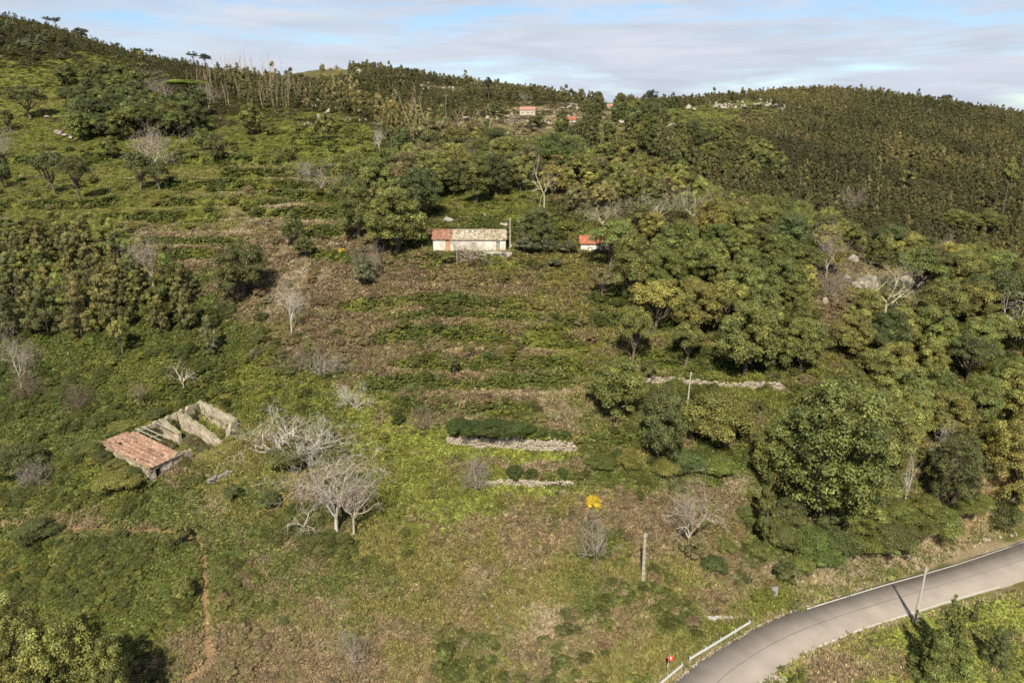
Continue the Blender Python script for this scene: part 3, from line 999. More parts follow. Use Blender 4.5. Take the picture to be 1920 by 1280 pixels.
BARE = {}
for kind, nvar, args in (
        ('fig', 3, dict(spread=1.25, trunk_h=0.10, levels=5, kids=3, r0=0.017, twig=0.0017, upcurl=0.10, limbs=6, limb_len=0.40)),
        ('upright', 3, dict(spread=0.55, trunk_h=0.28, levels=5, kids=3, r0=0.017, twig=0.0018, upcurl=0.10, limbs=5, limb_len=0.42)),
        ('snag', 2, dict(spread=0.8, trunk_h=0.22, levels=3, kids=3, r0=0.019, twig=0.0028, upcurl=0.02, limbs=4, limb_len=0.42)),
        ('globe', 2, dict(spread=1.0, trunk_h=0.06, levels=4, kids=3, r0=0.010, twig=0.0024, upcurl=0.06, limbs=10, limb_len=0.34))):
    for i in range(nvar):
        tk, br_, tw_ = bare_mesh(sum(map(ord, kind)) + i * 13, **args)
        v, q = tubes(tk, 7)
        mt = mesh_np('trunk', v, q, None, [M_BARK], smooth=True)
        v, q = tubes(br_, 3 if kind != 'snag' else 4)
        mb = mesh_np('branches', v, q, None, [M_BARK])
        v, q = tubes(tw_, 3)
        BARE.setdefault(kind, []).append((mb, mt, mesh_np('twigs', v, q, None, [M_BARK])))

TONES_L = {'green': (.097, .109, .029), 'dark': (.068, .077, .026), 'olive': (.120, .122, .034), 'yellow': (.146, .140, .037), 'grey': (.085, .092, .050),
           'lime': (.115, .150, .022), 'brown': (.116, .106, .048), 'orange': (.138, .116, .046), 'euc': (.104, .098, .037), 'eucdark': (.080, .083, .032), 'gold': (.42, .31, .03),
           'pine': (.032, .044, .020), 'box': (.050, .066, .018)}
TONES_B = {'white': (.36, .33, .29), 'pale': (.255, .222, .186), 'grey': (.20, .176, .152), 'brown': (.145, .112, .088), 'dark': (.075, .062, .052), 'lichen': (.235, .225, .150)}
WOOD_TONE = (.085, .070, .056)
PLACED = []                                      # (x, y, radius) of everything that takes up ground
RT = np.random.default_rng(99)


def size_at(u, vb, vt, w):
    p_ = hit(u, vb)
    d = depth(p_[1], p_[2])
    h = (ray(u, vt)[1] - ray(u, vb)[1]) * p_[1]
    return p_, max(h, 0.3), w * d / F


def plant_at(p_, h, wd, kind, tone, name, label, category, group=None, px=None, trunk_tone=None, jitter=0.12, var=None, seat=0.12):
    px = px if px is not None else wd * F / depth(p_[1], p_[2])
    lod = 'xl' if px > 128 and kind == 'round' else 'hd' if px > 62 else ('md' if px > 24 else 'ld')
    opts = LIB[(kind, lod)]
    ci, ti = opts[(RT.integers(len(opts)) if var is None else var) % len(opts)]
    g = ground(p_[0], p_[1])
    o = thing(name, label, category, (p_[0], p_[1], g - seat), RT.uniform(0, 6.28), group)
    s = wd * RT.uniform(0.94, 1.06)
    o.scale = (s, s * RT.uniform(0.9, 1.1), h + seat)
    cr = put('foliage' if kind == 'bush' else 'crown', ci, o)
    k = math.exp(RT.normal(0, jitter))
    wv_ = RT.normal(0, jitter * 0.6)
    t = TONES_L[tone]
    cr.color = (t[0] * k * (1 + wv_), t[1] * k, t[2] * k, 1)
    tr = put('stem' if kind == 'bush' else 'trunk', ti, o)
    tt_ = trunk_tone or WOOD_TONE
    tr.color = (*tt_, 1)
    PLACED.append((p_[0], p_[1], wd * 0.5))
    return o


def bare_at(p_, h, wd, kind, tone, name, label, category='tree', group=None, var=None):
    h = max(h - 0.22 * wd, 0.45 * h) if kind == 'fig' else h
    opts = BARE[kind]
    bi, ti, wi_ = opts[(RT.integers(len(opts)) if var is None else var) % len(opts)]
    o = thing(name, label, category, (p_[0], p_[1], ground(p_[0], p_[1]) - 0.1), RT.uniform(0, 6.28), group)
    o.scale = (wd, wd, h + 0.1)
    t = np.array(TONES_B[tone]) * math.exp(RT.normal(0, 0.08))
    for nm, me, k in (('branches', bi, 1.12), ('trunk', ti, .95), ('twigs', wi_, .72)):
        q_ = put(nm, me, o)
        q_.color = (*(t * k), 1)
        if nm == 'twigs':
            q_['kind'] = 'stuff'
    PLACED.append((p_[0], p_[1], wd * (0.6 if tone == 'lichen' else 0.4)))
    return o

# ------------------------------------------------------------------ trees one can point to: (form, u, v foot, v top, width px, tone, label)
TREES = [
    # lower slope and round the field
    ('round', 458, 556, 448, 106, 'dark', 'big dark tree alone at the brown field edge, its shadow on bare ground'),
    ('column', 396, 672, 592, 46, 'grey', 'slim young tree with white flecked leaves above the bramble slope beside the small grove'),
    ('open', 230, 668, 588, 46, 'yellow', 'small yellow-brown leaved tree at the front edge of the small grove'),
    ('bush', 551, 462, 392, 48, 'dark', 'dense dark round bush beside the dry track up the slope'),
    ('bush', 573, 484, 438, 46, 'dark', 'lower dark bush joined to the dense round one beside the dry track'),
    ('bush', 686, 535, 478, 52, 'grey', 'grey-green feathery bush at the upper corner of the brown field'),
    ('open', 850, 708, 660, 28, 'dark', 'small palm-like dark tree alone in the middle of the terraced field'),
    ('round', 60, 455, 395, 70, 'olive', 'thin olive tree in the lush grass above the small grove'),
    ('open', 343, 1024, 982, 34, 'olive', 'small tree with a pale stem at the bend of the earth path'),
    ('bush', 350, 1124, 1078, 46, 'olive', 'rounded olive bush right beside the earth path'),
    ('bush', 70, 1010, 975, 78, 'dark', 'low dark bush beside the brown upper stretch of the path'),
    ('bush', 40, 890, 830, 90, 'dark', 'dark spreading bush below the ruin, beside a bare grey twig bush'),
    ('bush', 225, 915, 882, 80, 'olive', 'olive bush in front of the tiled ruin roof'),
    ('bush', 510, 950, 920, 46, 'dark', 'dark low bush on the dry grassy rise below the ruin'),
    ('bush', 440, 935, 905, 40, 'dark', 'small dark bush below the grey stone heap near the ruin'),
    ('bush', 548, 868, 826, 100, 'dark', 'dark bush added to darken the space under the biggest leafless fig'),  # added so the space beneath the bare fig comes out darker
    ('bush', 1300, 1042, 1004, 60, 'brown', 'reddish-brown dry bush under the leafless tree above the road bend'),
    # foot of the picture
    ('round', 40, 1350, 1110, 210, 'olive', 'large yellow-olive tree in the near corner, tallest of its clump'),
    ('round', 135, 1390, 1160, 190, 'yellow', 'large yellowish tree in the middle of the near corner clump'),
    ('round', 215, 1370, 1190, 130, 'olive', 'olive tree at the path-side end of the near corner clump'),
    ('round', 20, 1480, 1230, 190, 'yellow', 'yellow-olive tree cut by the photo edge in front of the near corner clump'),
    ('spire', 1762, 1252, 1108, 118, 'green', 'bushy young tree with pointed tips beside the roadside utility pole'),
    ('spire', 1862, 1240, 1168, 70, 'dark', 'smaller pointed young tree among bright weeds below the road'),
    ('spire', 1822, 1165, 1122, 26, 'dark', 'little pointed sapling on the lower verge of the road'),
    ('column', 1432, 1024, 880, 56, 'dark', 'slim ivy-covered tree between the big oak and the road cut'),
    # right of the field
    ('round', 1152, 782, 664, 108, 'green', 'round green tree at the end of the long pale dry-stone wall'),
    ('round', 1238, 868, 716, 106, 'dark', 'dark round tree leaning over the slope below the utility pole'),
    ('open', 1186, 690, 566, 76, 'olive', 'half bare tree with dark limbs beside the terraced field'),
    ('round', 1396, 706, 560, 122, 'olive', 'broad olive tree standing above the long stone wall on the green terrace'),
    ('open', 1283, 690, 600, 70, 'olive', 'loose olive tree above the start of the long stone wall'),
    ('round', 1500, 700, 590, 96, 'green', 'green tree above the far end of the long stone wall'),
    ('bush', 1215, 712, 670, 36, 'dark', 'small dark bush at the start of the long stone wall'),
    ('bush', 1340, 830, 730, 130, 'olive', 'brownish thicket bush below the long stone wall'),
    ('round', 1545, 975, 690, 268, 'green', 'biggest green oak with a wide spreading crown above the road cut'),
    ('round', 1455, 910, 760, 130, 'green', 'green oak touching the biggest oak on its field side'),
    ('round', 1640, 890, 720, 150, 'olive', 'olive oak tucked behind the biggest oak'),
    ('bush', 1480, 985, 930, 66, 'dark', 'dark bush under the skirt of the biggest oak'),
    ('round', 1880, 960, 780, 150, 'yellow', 'yellowing tree at the wood edge above the sandy road cut'),
    ('round', 1780, 950, 800, 130, 'dark', 'dark tree at the wood edge behind the pale leafless tree'),
    ('bush', 1560, 1010, 960, 70, 'dark', 'dark bramble bush on the bank above the road'),
    ('bush', 1665, 1030, 985, 90, 'dark', 'largest dark bramble bush on the bank above the road'),
    ('bush', 1760, 1000, 950, 90, 'green', 'green bush at the top of the sandy road cut'),
    ('bush', 1880, 985, 935, 80, 'dark', 'dark bush overhanging the sandy road cut'),
    ('bush', 1470, 1090, 1050, 50, 'dark', 'dark bush beside the grey marker block above the road'),
    # round the farmhouse
    ('round', 744, 474, 345, 122, 'olive', 'big olive tree in front of the dark wood, left neighbour of the white farmhouse'),
    ('round', 672, 448, 338, 84, 'green', 'tall green tree behind the big olive tree near the farmhouse'),
    ('round', 1006, 466, 384, 78, 'dark', 'dark round tree just behind the utility pole of the farmhouse'),
    ('bush', 984, 474, 432, 50, 'grey', 'grey-green olive bush next to the farmhouse terrace'),
    ('bush', 1020, 474, 440, 44, 'grey', 'grey-green bush between the farmhouse and the red-roofed hut'),
    ('bush', 1064, 474, 450, 40, 'grey', 'pale grey bush touching the red-roofed hut'),
    ('bush', 1040, 500, 482, 34, 'grey', 'small grey bush in the field below the hut'),
    ('bush', 840, 492, 470, 34, 'green', 'green bush at the foot of the leafless tree before the farmhouse'),
    ('round', 1166, 470, 405, 60, 'olive', 'olive tree overhanging the red-roofed hut'),
    ('round', 1182, 560, 430, 92, 'olive', 'olive tree at the wood edge below the red-roofed hut'),
    ('open', 1130, 560, 500, 56, 'brown', 'brownish thorny tree at the corner of the terraced field'),
    # upper slope
    ('round', 126, 160, 116, 46, 'dark', 'lone dark tree in the top meadow'),
    ('open', 58, 224, 156, 70, 'dark', 'spreading dark tree with its own shadow in the upper meadow'),
    ('open', 14, 246, 205, 40, 'dark', 'dark small tree at the photo edge under the spreading one'),
    ('round', 408, 306, 248, 36, 'dark', 'small dark tree with a long shadow under the pale ruin pillar'),
    ('round', 381, 284, 236, 34, 'green', 'small bright tree next to the small dark tree below the pillar'),
    ('round', 212, 298, 252, 40, 'green', 'green little tree below the big upper grove'),
    ('open', 104, 366, 279, 62, 'dark', 'forked dark tree of the pair in the lush meadow, trunk split low'),
    ('open', 150, 372, 286, 64, 'dark', 'rounder dark tree of the pair in the lush meadow'),
    ('open', 264, 358, 278, 58, 'dark', 'dark tree in front of the grey bare tree, taller of the two'),
    ('open', 300, 358, 300, 42, 'dark', 'dark lower tree in front of the grey bare tree'),
    ('round', 8, 352, 280, 40, 'dark', 'dark tree cut by the photo edge in the lush meadow'),
    ('round', 474, 252, 192, 62, 'olive', 'round olive tree alone at the end of the upper grove'),
    ('bush', 506, 254, 228, 32, 'green', 'green bush beside the round olive tree'),
    ('round', 614, 262, 210, 40, 'olive', 'small olive tree on the grass spur below the white rocks'),
    ('bush', 545, 300, 282, 24, 'dark', 'tiny dark bush on the terraced grass spur'),
    ('column', 272, 166, 96, 36, 'eucdark', 'tall narrow dark tree rising above the upper grove'),
    ('umbrella', 348, 196, 148, 74, 'lime', 'flat-topped umbrella pine with bright green top beside grey bare trees'),
    ('pine', 86, 38, 17, 17, 'pine', 'narrower of the two twin pines on the high skyline'),
    ('pine', 103, 42, 17, 23, 'pine', 'wider of the two twin pines on the high skyline'),
    ('pine', 279, 92, 71, 18, 'pine', 'leaning dark pine on the skyline above the scrub'),
    ('pine', 260, 88, 74, 12, 'pine', 'small dark pine next to the leaning one on the skyline'),
    ('pine', 221, 78, 64, 9, 'pine', 'tiny dark pine on the scrubby skyline'),
    ('pine', 362, 120, 90, 24, 'pine', 'dark skyline pine, taller of two at the dead trunk stand'),
    ('pine', 386, 122, 94, 26, 'pine', 'flatter skyline pine beside the taller one at the dead trunk stand'),
    ('pine', 431, 124, 106, 10, 'pine', 'small pine in the skyline of the dead trunk stand'),
    ('round', 150, 62, 42, 32, 'grey', 'thin grey rounded tree on the high skyline'),
    # far valley and far skyline
    ('pine', 917, 188, 144, 26, 'pine', 'tall lone pine above the far ridge'),
    ('pine', 1073, 188, 169, 24, 'pine', 'flat-crowned pine on the far ridge'),
    ('pine', 1163, 192, 169, 10, 'pine', 'thin tall pine at the dip of the far skyline'),
    ('round', 1221, 198, 168, 28, 'pine', 'round dark tree on the far skyline near the dip'),
    ('pine', 1323, 184, 163, 14, 'pine', 'two-tufted pine on the far skyline above the rocky meadow'),
    ('pine', 1404, 180, 161, 8, 'pine', 'thin pillar-like pine on the skyline above the rocky meadow'),
    ('open', 1774, 192, 170, 26, 'pine', 'lone dark tree standing out above the far dark hill skyline'),
    ('round', 925, 219, 192, 28, 'dark', 'dark tree beside the pink-roofed house in the valley'),
    ('round', 1008, 240, 214, 32, 'dark', 'dark tree below the pink-roofed house in the valley'),
    ('round', 1058, 262, 222, 34, 'dark', 'dark tree in front of the red-roofed valley house'),
    ('round', 1092, 264, 224, 40, 'dark', 'broad dark tree beside the red-roofed valley house'),
    ('round', 1120, 224, 202, 22, 'dark', 'dark tree above the small green valley meadow'),
    ('round', 1137, 246, 228, 14, 'dark', 'tiny dark tree alone in the small green valley meadow'),
    ('round', 1160, 230, 192, 36, 'dark', 'dark round tree at the top of the small valley meadow'),
    ('round', 1300, 255, 222, 34, 'dark', 'dark tree on the sloping far meadow'),
    ('round', 1355, 258, 226, 30, 'dark', 'dark bushy tree right under the far rocky meadow'),
    ('round', 1385, 254, 228, 32, 'dark', 'dark bushy tree at the end of the far rocky meadow'),
    ('round', 1790, 432, 392, 70, 'green', 'broad bright green tree at the foot of the far wood'),
    ('round', 1850, 436, 394, 66, 'green', 'second broad green tree at the foot of the far wood, nearer the photo edge'),
    ('pine', 1878, 410, 292, 34, 'olive', 'tall pine with layered crown standing in the far wood'),
    ('pine', 1700, 365, 320, 34, 'green', 'bright layered pine in the middle of the far wood'),
]
CAT = {'bush': 'bush'}
NM = {'round': 'broadleaf_tree', 'open': 'broadleaf_tree', 'bush': 'bush', 'column': 'slender_tree', 'spire': 'young_tree', 'pine': 'pine_tree', 'umbrella': 'umbrella_pine'}
for i, (kind, u, vb, vt, w, tone, label) in enumerate(TREES):
    p_, h, wd = size_at(u, vb, vt, w)
    o = plant_at(p_, h, wd, kind, tone, NM[kind], label, CAT.get(kind, 'tree'), px=w, jitter=0.05)
    if label.startswith('biggest'):
        BIG = o

BARES = [
    ('fig', 545, 872, 742, 205, 'white', 'biggest sprawling leafless fig tree with whitish twigs beside the ruin'),
    ('upright', 632, 1008, 838, 180, 'white', 'tall leafless tree with a white trunk in front of the big fig'),
    ('upright', 662, 1004, 868, 110, 'pale', 'second white-stemmed leafless tree growing beside the tall leafless one'),
    ('snag', 570, 1000, 948, 90, 'pale', 'fallen pale branches on the ground under the tall leafless tree'),
    ('globe', 897, 920, 860, 74, 'grey', 'round dense grey leafless bush next to the short terrace wall'),
    ('upright', 1292, 1040, 902, 106, 'pale', 'leafless bushy tree with pale stems above the road bend'),
    ('fig', 1118, 1046, 962, 96, 'grey', 'low sprawling dark leafless shrub near the yellow bush'),
    ('fig', 882, 490, 424, 104, 'pale', 'leafless tree in front of the white farmhouse'),
    ('upright', 290, 548, 428, 84, 'pale', 'white leafless tree standing behind the small grove'),
    ('upright', 546, 626, 528, 70, 'white', 'white leafless tree alone on the brown field edge'),
    ('fig', 604, 712, 638, 100, 'grey', 'leafless sprawling tree on the track, with arching grey limbs'),
    ('fig', 552, 694, 640, 80, 'brown', 'brownish bare thicket touching the sprawling leafless tree'),
    ('fig', 664, 768, 700, 72, 'white', 'small white leafless fig at the edge of the bright weeds'),
    ('upright', 40, 736, 622, 86, 'pale', 'leafless tree with broken white limbs at the photo edge'),
    ('globe', 60, 748, 700, 70, 'brown', 'brown bare bush at the foot of the broken white-limbed tree'),
    ('globe', 150, 770, 718, 60, 'brown', 'brown bare twiggy bush uphill of the ruin roof, in brambles'),
    ('snag', 346, 732, 676, 76, 'pale', 'low leafless tree with spread white arms above the ruin'),
    ('upright', 270, 762, 714, 46, 'brown', 'small brown bare bush just behind the ruin roof'),
    ('globe', 62, 918, 868, 66, 'grey', 'grey bare twig bush in the brambles below the ruin'),
    ('globe', 128, 560, 518, 52, 'brown', 'reddish-brown dead tree inside the small grove'),
    ('snag', 1695, 945, 846, 44, 'white', 'crooked white dead stem beside the pale leafless tree at the wood edge'),
    ('upright', 1760, 920, 806, 74, 'white', 'pale leafless tree at the wood edge above the road'),
    ('snag', 1815, 950, 890, 60, 'lichen', 'small lichen-grey bare tree under the dark wood edge'),
    ('snag', 1902, 640, 548, 76, 'white', 'white dead tree at the photo edge inside the oak wood'),
    ('upright', 1549, 528, 420, 54, 'pale', 'tall grey leafless poplar beside the pale track in the wood'),
    ('upright', 1762, 520, 440, 30, 'pale', 'thin grey leafless tree near the pale boulders'),
    ('fig', 1846, 548, 492, 84, 'pale', 'leafless grey tree in the upper oak wood behind the boulders'),
    ('snag', 1655, 600, 515, 110, 'lichen', 'spreading half-dead tree in front of the large white boulder'),
    ('fig', 1640, 560, 490, 120, 'lichen', 'wide lichen-covered bare tree behind the large white boulder'),
    ('globe', 1562, 560, 500, 70, 'grey', 'grey bare thicket beside the leafless poplar'),
    ('fig', 600, 352, 276, 96, 'pale', 'leafless many-stemmed tree with white limbs in the terraced grass'),
    ('globe', 286, 318, 242, 96, 'pale', 'rounded grey leafless tree in the upper meadow'),
    ('upright', 312, 204, 136, 80, 'grey', 'leaning grey bare tree touching the umbrella pine'),
    ('upright', 390, 206, 158, 56, 'grey', 'grey bare tree between the umbrella pine and the dead trunks'),
    ('globe', 6, 296, 242, 52, 'pale', 'pale leafless bush at the photo edge in the upper meadow'),
    ('upright', 712, 290, 232, 26, 'white', 'thin white dead tree at the edge of the dark central wood'),
    ('snag', 1022, 395, 312, 74, 'lichen', 'bare forked tree with grey limbs behind the farmhouse'),
    ('fig', 1232, 420, 352, 130, 'lichen', 'widest lichen-grey leafless oak in the mid wood'),
    ('fig', 1300, 415, 350, 90, 'lichen', 'lichen-grey leafless oak right beside the widest one'),
    ('fig', 1130, 425, 372, 96, 'lichen', 'lichen-pale bare oak behind the red-roofed hut'),
    ('fig', 1285, 345, 318, 60, 'grey', 'small grey bare tree at the top of the mid wood'),
    ('snag', 930, 340, 270, 50, 'grey', 'bare brownish tree amid the green central wood'),
    ('upright', 880, 340, 262, 50, 'brown', 'brown-twigged bare tree in the green central wood'),
    ('upright', 985, 196, 172, 26, 'grey', 'grey bare tree above the pink-roofed valley house'),
    ('upright', 966, 240, 216, 40, 'grey', 'small grey bare tree in the stony valley below the pink-roofed house'),
    ('globe', 1596, 395, 352, 46, 'grey', 'silvery dead tree at the foot of the far wood'),
    ('fig', 665, 1250, 1160, 60, 'grey', 'small bare grey twigs in the near brown grass'),
    ('globe', 690, 520, 462, 60, 'grey', 'bare grey twig bush behind the feathery bush at the field corner'),
    ('fig', 800, 800, 752, 80, 'brown', 'dead brown brush pile on the weedy terrace edge'),
]
for (kind, u, vb, vt, w, tone, label) in BARES:
    p_, h, wd = size_at(u, vb, vt, w)
    if tone == 'lichen':
        h *= 1.3
    bare_at(p_, h, wd, kind, tone, 'bare_bush' if kind == 'globe' and 'tree' not in label else 'bare_tree', label, 'bush' if kind == 'globe' and 'tree' not in label else 'tree')

# the flowering bush
p_, h, wd = size_at(1112, 951, 928, 31)
plant_at(p_, h, wd, 'bush', 'gold', 'flowering_bush', 'bright yellow flowering bush alone on the slope', 'bush', px=100, jitter=0.02)
p_, h, wd = size_at(641, 474, 464, 16)
plant_at(p_, h, wd, 'bush', 'gold', 'flowering_bush', 'tiny yellow flowering bush near the stones beside the big olive tree', 'bush', jitter=0.02)

TW = {'green': 'green', 'dark': 'dark', 'olive': 'olive', 'yellow': 'yellowish', 'brown': 'brownish', 'orange': 'orange-tinged', 'eucdark': 'dusky', 'grey': 'greyish', 'euc': 'olive-brown', 'lime': 'bright green'}
MARKS = [(450, 170, 'the dead trunk stand'), (690, 190, 'the big ridge boulders'), (560, 170, 'the skyline dip'), (850, 265, 'the crest dead trunks'), (782, 200, 'the tall pale dead trunk'), (614, 235, 'the small olive spur tree'), (290, 490, 'the white tree behind the grove'), (60, 680, 'the broken white-limbed tree'), (128, 540, 'the reddish dead tree'), (1545, 850, 'the biggest oak'), (1335, 720, 'the long stone wall'), (1107, 460, 'the red-roofed hut'), (880, 455, 'the farmhouse'), (1626, 530, 'the largest white boulder'), (1549, 480, 'the leafless poplar'),
         (1186, 630, 'the half bare tree'), (348, 170, 'the umbrella pine'), (1800, 1000, 'the sandy road cut'), (1232, 390, 'the widest lichen-grey oak'), (1137, 365, 'the lone rounded boulder'), (744, 420, 'the big olive tree'),
         (1022, 350, 'the bare forked tree'), (1846, 520, 'the leafless grey tree'), (1140, 245, 'the small valley meadow'), (1072, 226, 'the red-roofed valley house'), (1400, 200, 'the rocky far meadow'), (286, 280, 'the grey bare tree'), (126, 140, 'the lone meadow tree'), (1760, 880, 'the pale leafless tree'), (1902, 600, 'the white dead tree')]


def whereabouts(x, y, z):
    u, v = project(x, y, z)
    q = min(MARKS, key=lambda m_: math.hypot(m_[0] - u, (m_[1] - v) * 1.4))
    du, dv = u - q[0], v - q[1]
    far_ = '' if math.hypot(du, dv) < 130 else ' '
    if abs(dv) > abs(du) * 0.45:
        return ('far ' if far_ else '') + ('below ' if dv > 0 else 'above ') + q[2]
    return ('along from ' if far_ else 'beside ') + q[2]


# bramble on the road bank
rb_ = np.random.default_rng(8)
for (u, v, w, h_) in ((1440, 1000, 60, 34), (1470, 1030, 70, 40), (1515, 1040, 80, 46), (1540, 1062, 70, 34), (1570, 1040, 80, 40), (1610, 1045, 80, 44), (1600, 1020, 70, 36), (1640, 1008, 70, 36), (1690, 1005, 80, 40), (1720, 1020, 70, 34), (1730, 985, 70, 36), (1500, 1075, 50, 26),
                      (1400, 985, 44, 30), (1420, 1050, 40, 26), (1290, 880, 90, 26), (1340, 890, 80, 28), (1250, 890, 70, 24), (1800, 985, 60, 32), (1830, 975, 60, 30), (1900, 960, 70, 34), (1340, 1075, 50, 26), (1360, 1040, 40, 24), (1130, 880, 60, 20), (1180, 875, 60, 20)):
    v -= 22 if u > 1580 else 6
    p_, h, wd = size_at(u, v, v - h_, w)
    plant_at(p_, h, wd, 'bush', 'green' if rb_.random() < .8 else 'dark', 'bush', f"{'low' if h_ < 28 else 'tall' if h_ > 38 else 'rounded'} dark green bramble bush on the bank, {whereabouts(*p_)}", 'bush', 'bramble bushes on the banks', px=70)

# clipped bushes on the stone walls
for wi, spots, grp in ((0, [(862, 66), (925, 70), (975, 60), (1017, 24), (1040, 20), (1060, 22), (890, 60), (950, 60)], 'green bushes growing along the top of the long pale wall'),
                       (1, [(965, 44), (996, 30), (1054, 26)], 'green bushes growing along the top of the short pale wall')):
    w, z0, h, lab = wall_w[wi]
    for u, wpx in spots:
        q = hit(u, 838 if wi == 0 else 908)
        y = float(np.interp(q[0], w[:, 0], w[:, 1])) + 0.75
        x = q[0] * y / q[1]
        z = ground(x, y)
        wd = wpx * depth(y, z) / F
        plant_at((x, y, z), wd * 0.30 + 0.55, wd, 'bush', 'box', 'wall_bush', 'dark green bush growing on top of the ' + ('long' if wi == 0 else 'short') + ' pale dry-stone wall', 'bush', grp, px=70, jitter=0.06)


# ------------------------------------------------------------------ trees that make up the woods
def inside(px, py, poly):
    c = np.zeros(np.shape(px), bool)
    n_ = len(poly)
    for i in range(n_):
        x0, y0 = poly[i]
        x1, y1 = poly[(i + 1) % n_]
        m_ = ((y0 > py) != (y1 > py)) & (px < (x1 - x0) * (py - y0) / (y1 - y0 + 1e-9) + x0)
        c ^= m_
    return c


class Grid:
    def __init__(self, cell):
        self.c, self.d = cell, {}

    def ok(self, x, y, r):
        k = int(math.ceil(r / self.c))
        i, j = int(x // self.c), int(y // self.c)
        for a_ in range(i - k, i + k + 1):
            for b_ in range(j - k, j + k + 1):
                for (px, py, pr) in self.d.get((a_, b_), ()):
                    if (px - x) ** 2 + (py - y) ** 2 < r * r:
                        return False
        return True

    def add(self, x, y, r=0):
        self.d.setdefault((int(x // self.c), int(y // self.c)), []).append((x, y, r))


def spread(polys, holes, ymin, ymax, gap, tries, rng, avoid=None, hidden_ok=False):
    """ground points inside picture regions, no two closer than the gap, spaced evenly over the land"""
    u0 = min(p[0] for q in polys for p in q)
    u1 = max(p[0] for q in polys for p in q)
    t0, t1 = (u0 - 960) / 1190, (u1 - 960) / 1190
    y = np.sqrt(rng.uniform(ymin ** 2, ymax ** 2, tries))
    x = rng.uniform(t0, t1, tries) * y
    z = gsample(GZ, x, y)
    pu, pv = project(x, y, z)
    m_ = np.zeros(tries, bool)
    for q in polys:
        m_ |= inside(pu, pv, q)
    for q in holes:
        m_ &= ~inside(pu, pv, q)
    if not hidden_ok:
        m_ &= (z + 5 - CAMZ) / y > gsample(CMAX, x, y * 0.985)
    g = Grid(max(gap, 2))
    out_ = []
    for i in np.nonzero(m_)[0]:
        gg = gap * (0.8 + 0.5 * rng.random())
        if not g.ok(x[i], y[i], gg):
            continue
        if avoid is not None and not avoid(x[i], y[i], gap):
            continue
        g.add(x[i], y[i])
        out_.append((x[i], y[i], z[i]))
    return out_


KEEP = [(hit(u, v)[:2], r) for u, v, r in ((880, 462, 9), (1107, 465, 3.5), (320, 820, 13), (400, 775, 9), (990, 205, 8), (1073, 224, 5), (1145, 200, 6), (1630, 530, 5), (1290, 730, 3), (1720, 525, 3),
                                           (1340, 735, 4.0), (1400, 738, 4.0), (1450, 735, 4.0), (1520, 490, 3), (1550, 485, 3))]


def clear_of(x, y, gap, f_=0.9):
    for (q, r) in KEEP:
        if (q[0] - x) ** 2 + (q[1] - y) ** 2 < (r + gap * 0.5) ** 2:
            return False
    for (px, py, pr) in PLACED:
        if (px - x) ** 2 + (py - y) ** 2 < (f_ * pr + gap * 0.35) ** 2:
            return False
    return True


rngw = np.random.default_rng(5)


CAND = []
def grow(points, kinds, tones, hs, ratio, place, group, name=None, limit=999, trunk_tone=None):
    made = 0
    for (x, y, z) in points:
        if made >= limit:
            break
        h = rngw.uniform(*hs)
        kind = kinds[rngw.integers(len(kinds))]
        wd = h * rngw.uniform(*ratio)
        if not shown(x, y, z + h):
            continue
        tone = tones[rngw.integers(len(tones))]
        sz = (h - hs[0]) / (hs[1] - hs[0])
        sw = 'smaller ' if sz < 0.33 else 'taller ' if sz > 0.70 else 'mid-sized '
        shape = {'round': 'round-crowned', 'open': 'loose-crowned', 'column': 'narrow', 'bush': 'bushy'}[kind]
        lab = f"{sw}{TW[tone]} {shape} tree in {place}, {whereabouts(x, y, z)}"
        CAND.append((wd * F / depth(y, z), kind == 'column', (x, y, z), h, wd, kind, tone, name, lab, group))
        PLACED.append((x, y, wd * .5))
        made += 1
    return made


WOOD_R = [(1110, 520), (1165, 430), (1330, 440), (1500, 435), (1700, 480), (1960, 550), (1960, 960), (1790, 950), (1700, 900), (1640, 860), (1580, 780), (1490, 740), (1440, 660), (1200, 640), (1150, 580)]
HOLES_R = [[(1195, 640), (1480, 660), (1480, 780), (1195, 760)], [(1560, 505), (1760, 505), (1760, 545), (1560, 545)], [(1520, 545), (1600, 545), (1590, 660), (1510, 640)], [(1495, 470), (1640, 470), (1640, 505), (1495, 505)],
           [(1560, 690), (1650, 690), (1650, 735), (1560, 735)]]
n_r = grow(spread([WOOD_R], HOLES_R, 84, 185, 5.6, 9000, rngw, clear_of), ['round', 'round', 'round', 'open'], ['green', 'olive', 'olive', 'green', 'dark', 'yellow'], (6.5, 10.5), (0.80, 1.15),
           'the oak wood', 'trees packed in the oak wood above the road')
WOOD_C = [(700, 345), (760, 300), (850, 275), (960, 265), (1075, 275), (1100, 300), (1090, 330), (1010, 345), (920, 385), (800, 372), (790, 430), (650, 430), (660, 365)]
n_c = grow(spread([WOOD_C], [[(800, 385), (1060, 385), (1060, 480), (800, 480)]], 150, 300, 7.0, 9000, rngw, clear_of), ['round', 'round', 'open'], ['green', 'olive', 'dark', 'green', 'olive', 'brown'], (7.5, 12.5), (0.75, 1.1),
           'the central wood', 'trees packed in the central wood behind the farmhouse')
WOOD_M = [(1060, 330), (1150, 320), (1300, 365), (1500, 415), (1650, 455), (1920, 530), (1960, 560), (1700, 490), (1500, 445), (1330, 445), (1160, 440), (1060, 400), (1030, 360)]
n_m = grow(spread([WOOD_M], [[(1110, 345), (1160, 345), (1160, 375), (1110, 375)]], 150, 260, 5.6, 12000, rngw, clear_of), ['round', 'round', 'open', 'column'], ['olive', 'yellow', 'green', 'orange', 'olive', 'brown'], (5.5, 9.0), (0.7, 1.1),
           'the crest wood', 'yellow-olive trees on the crest beyond the hut')
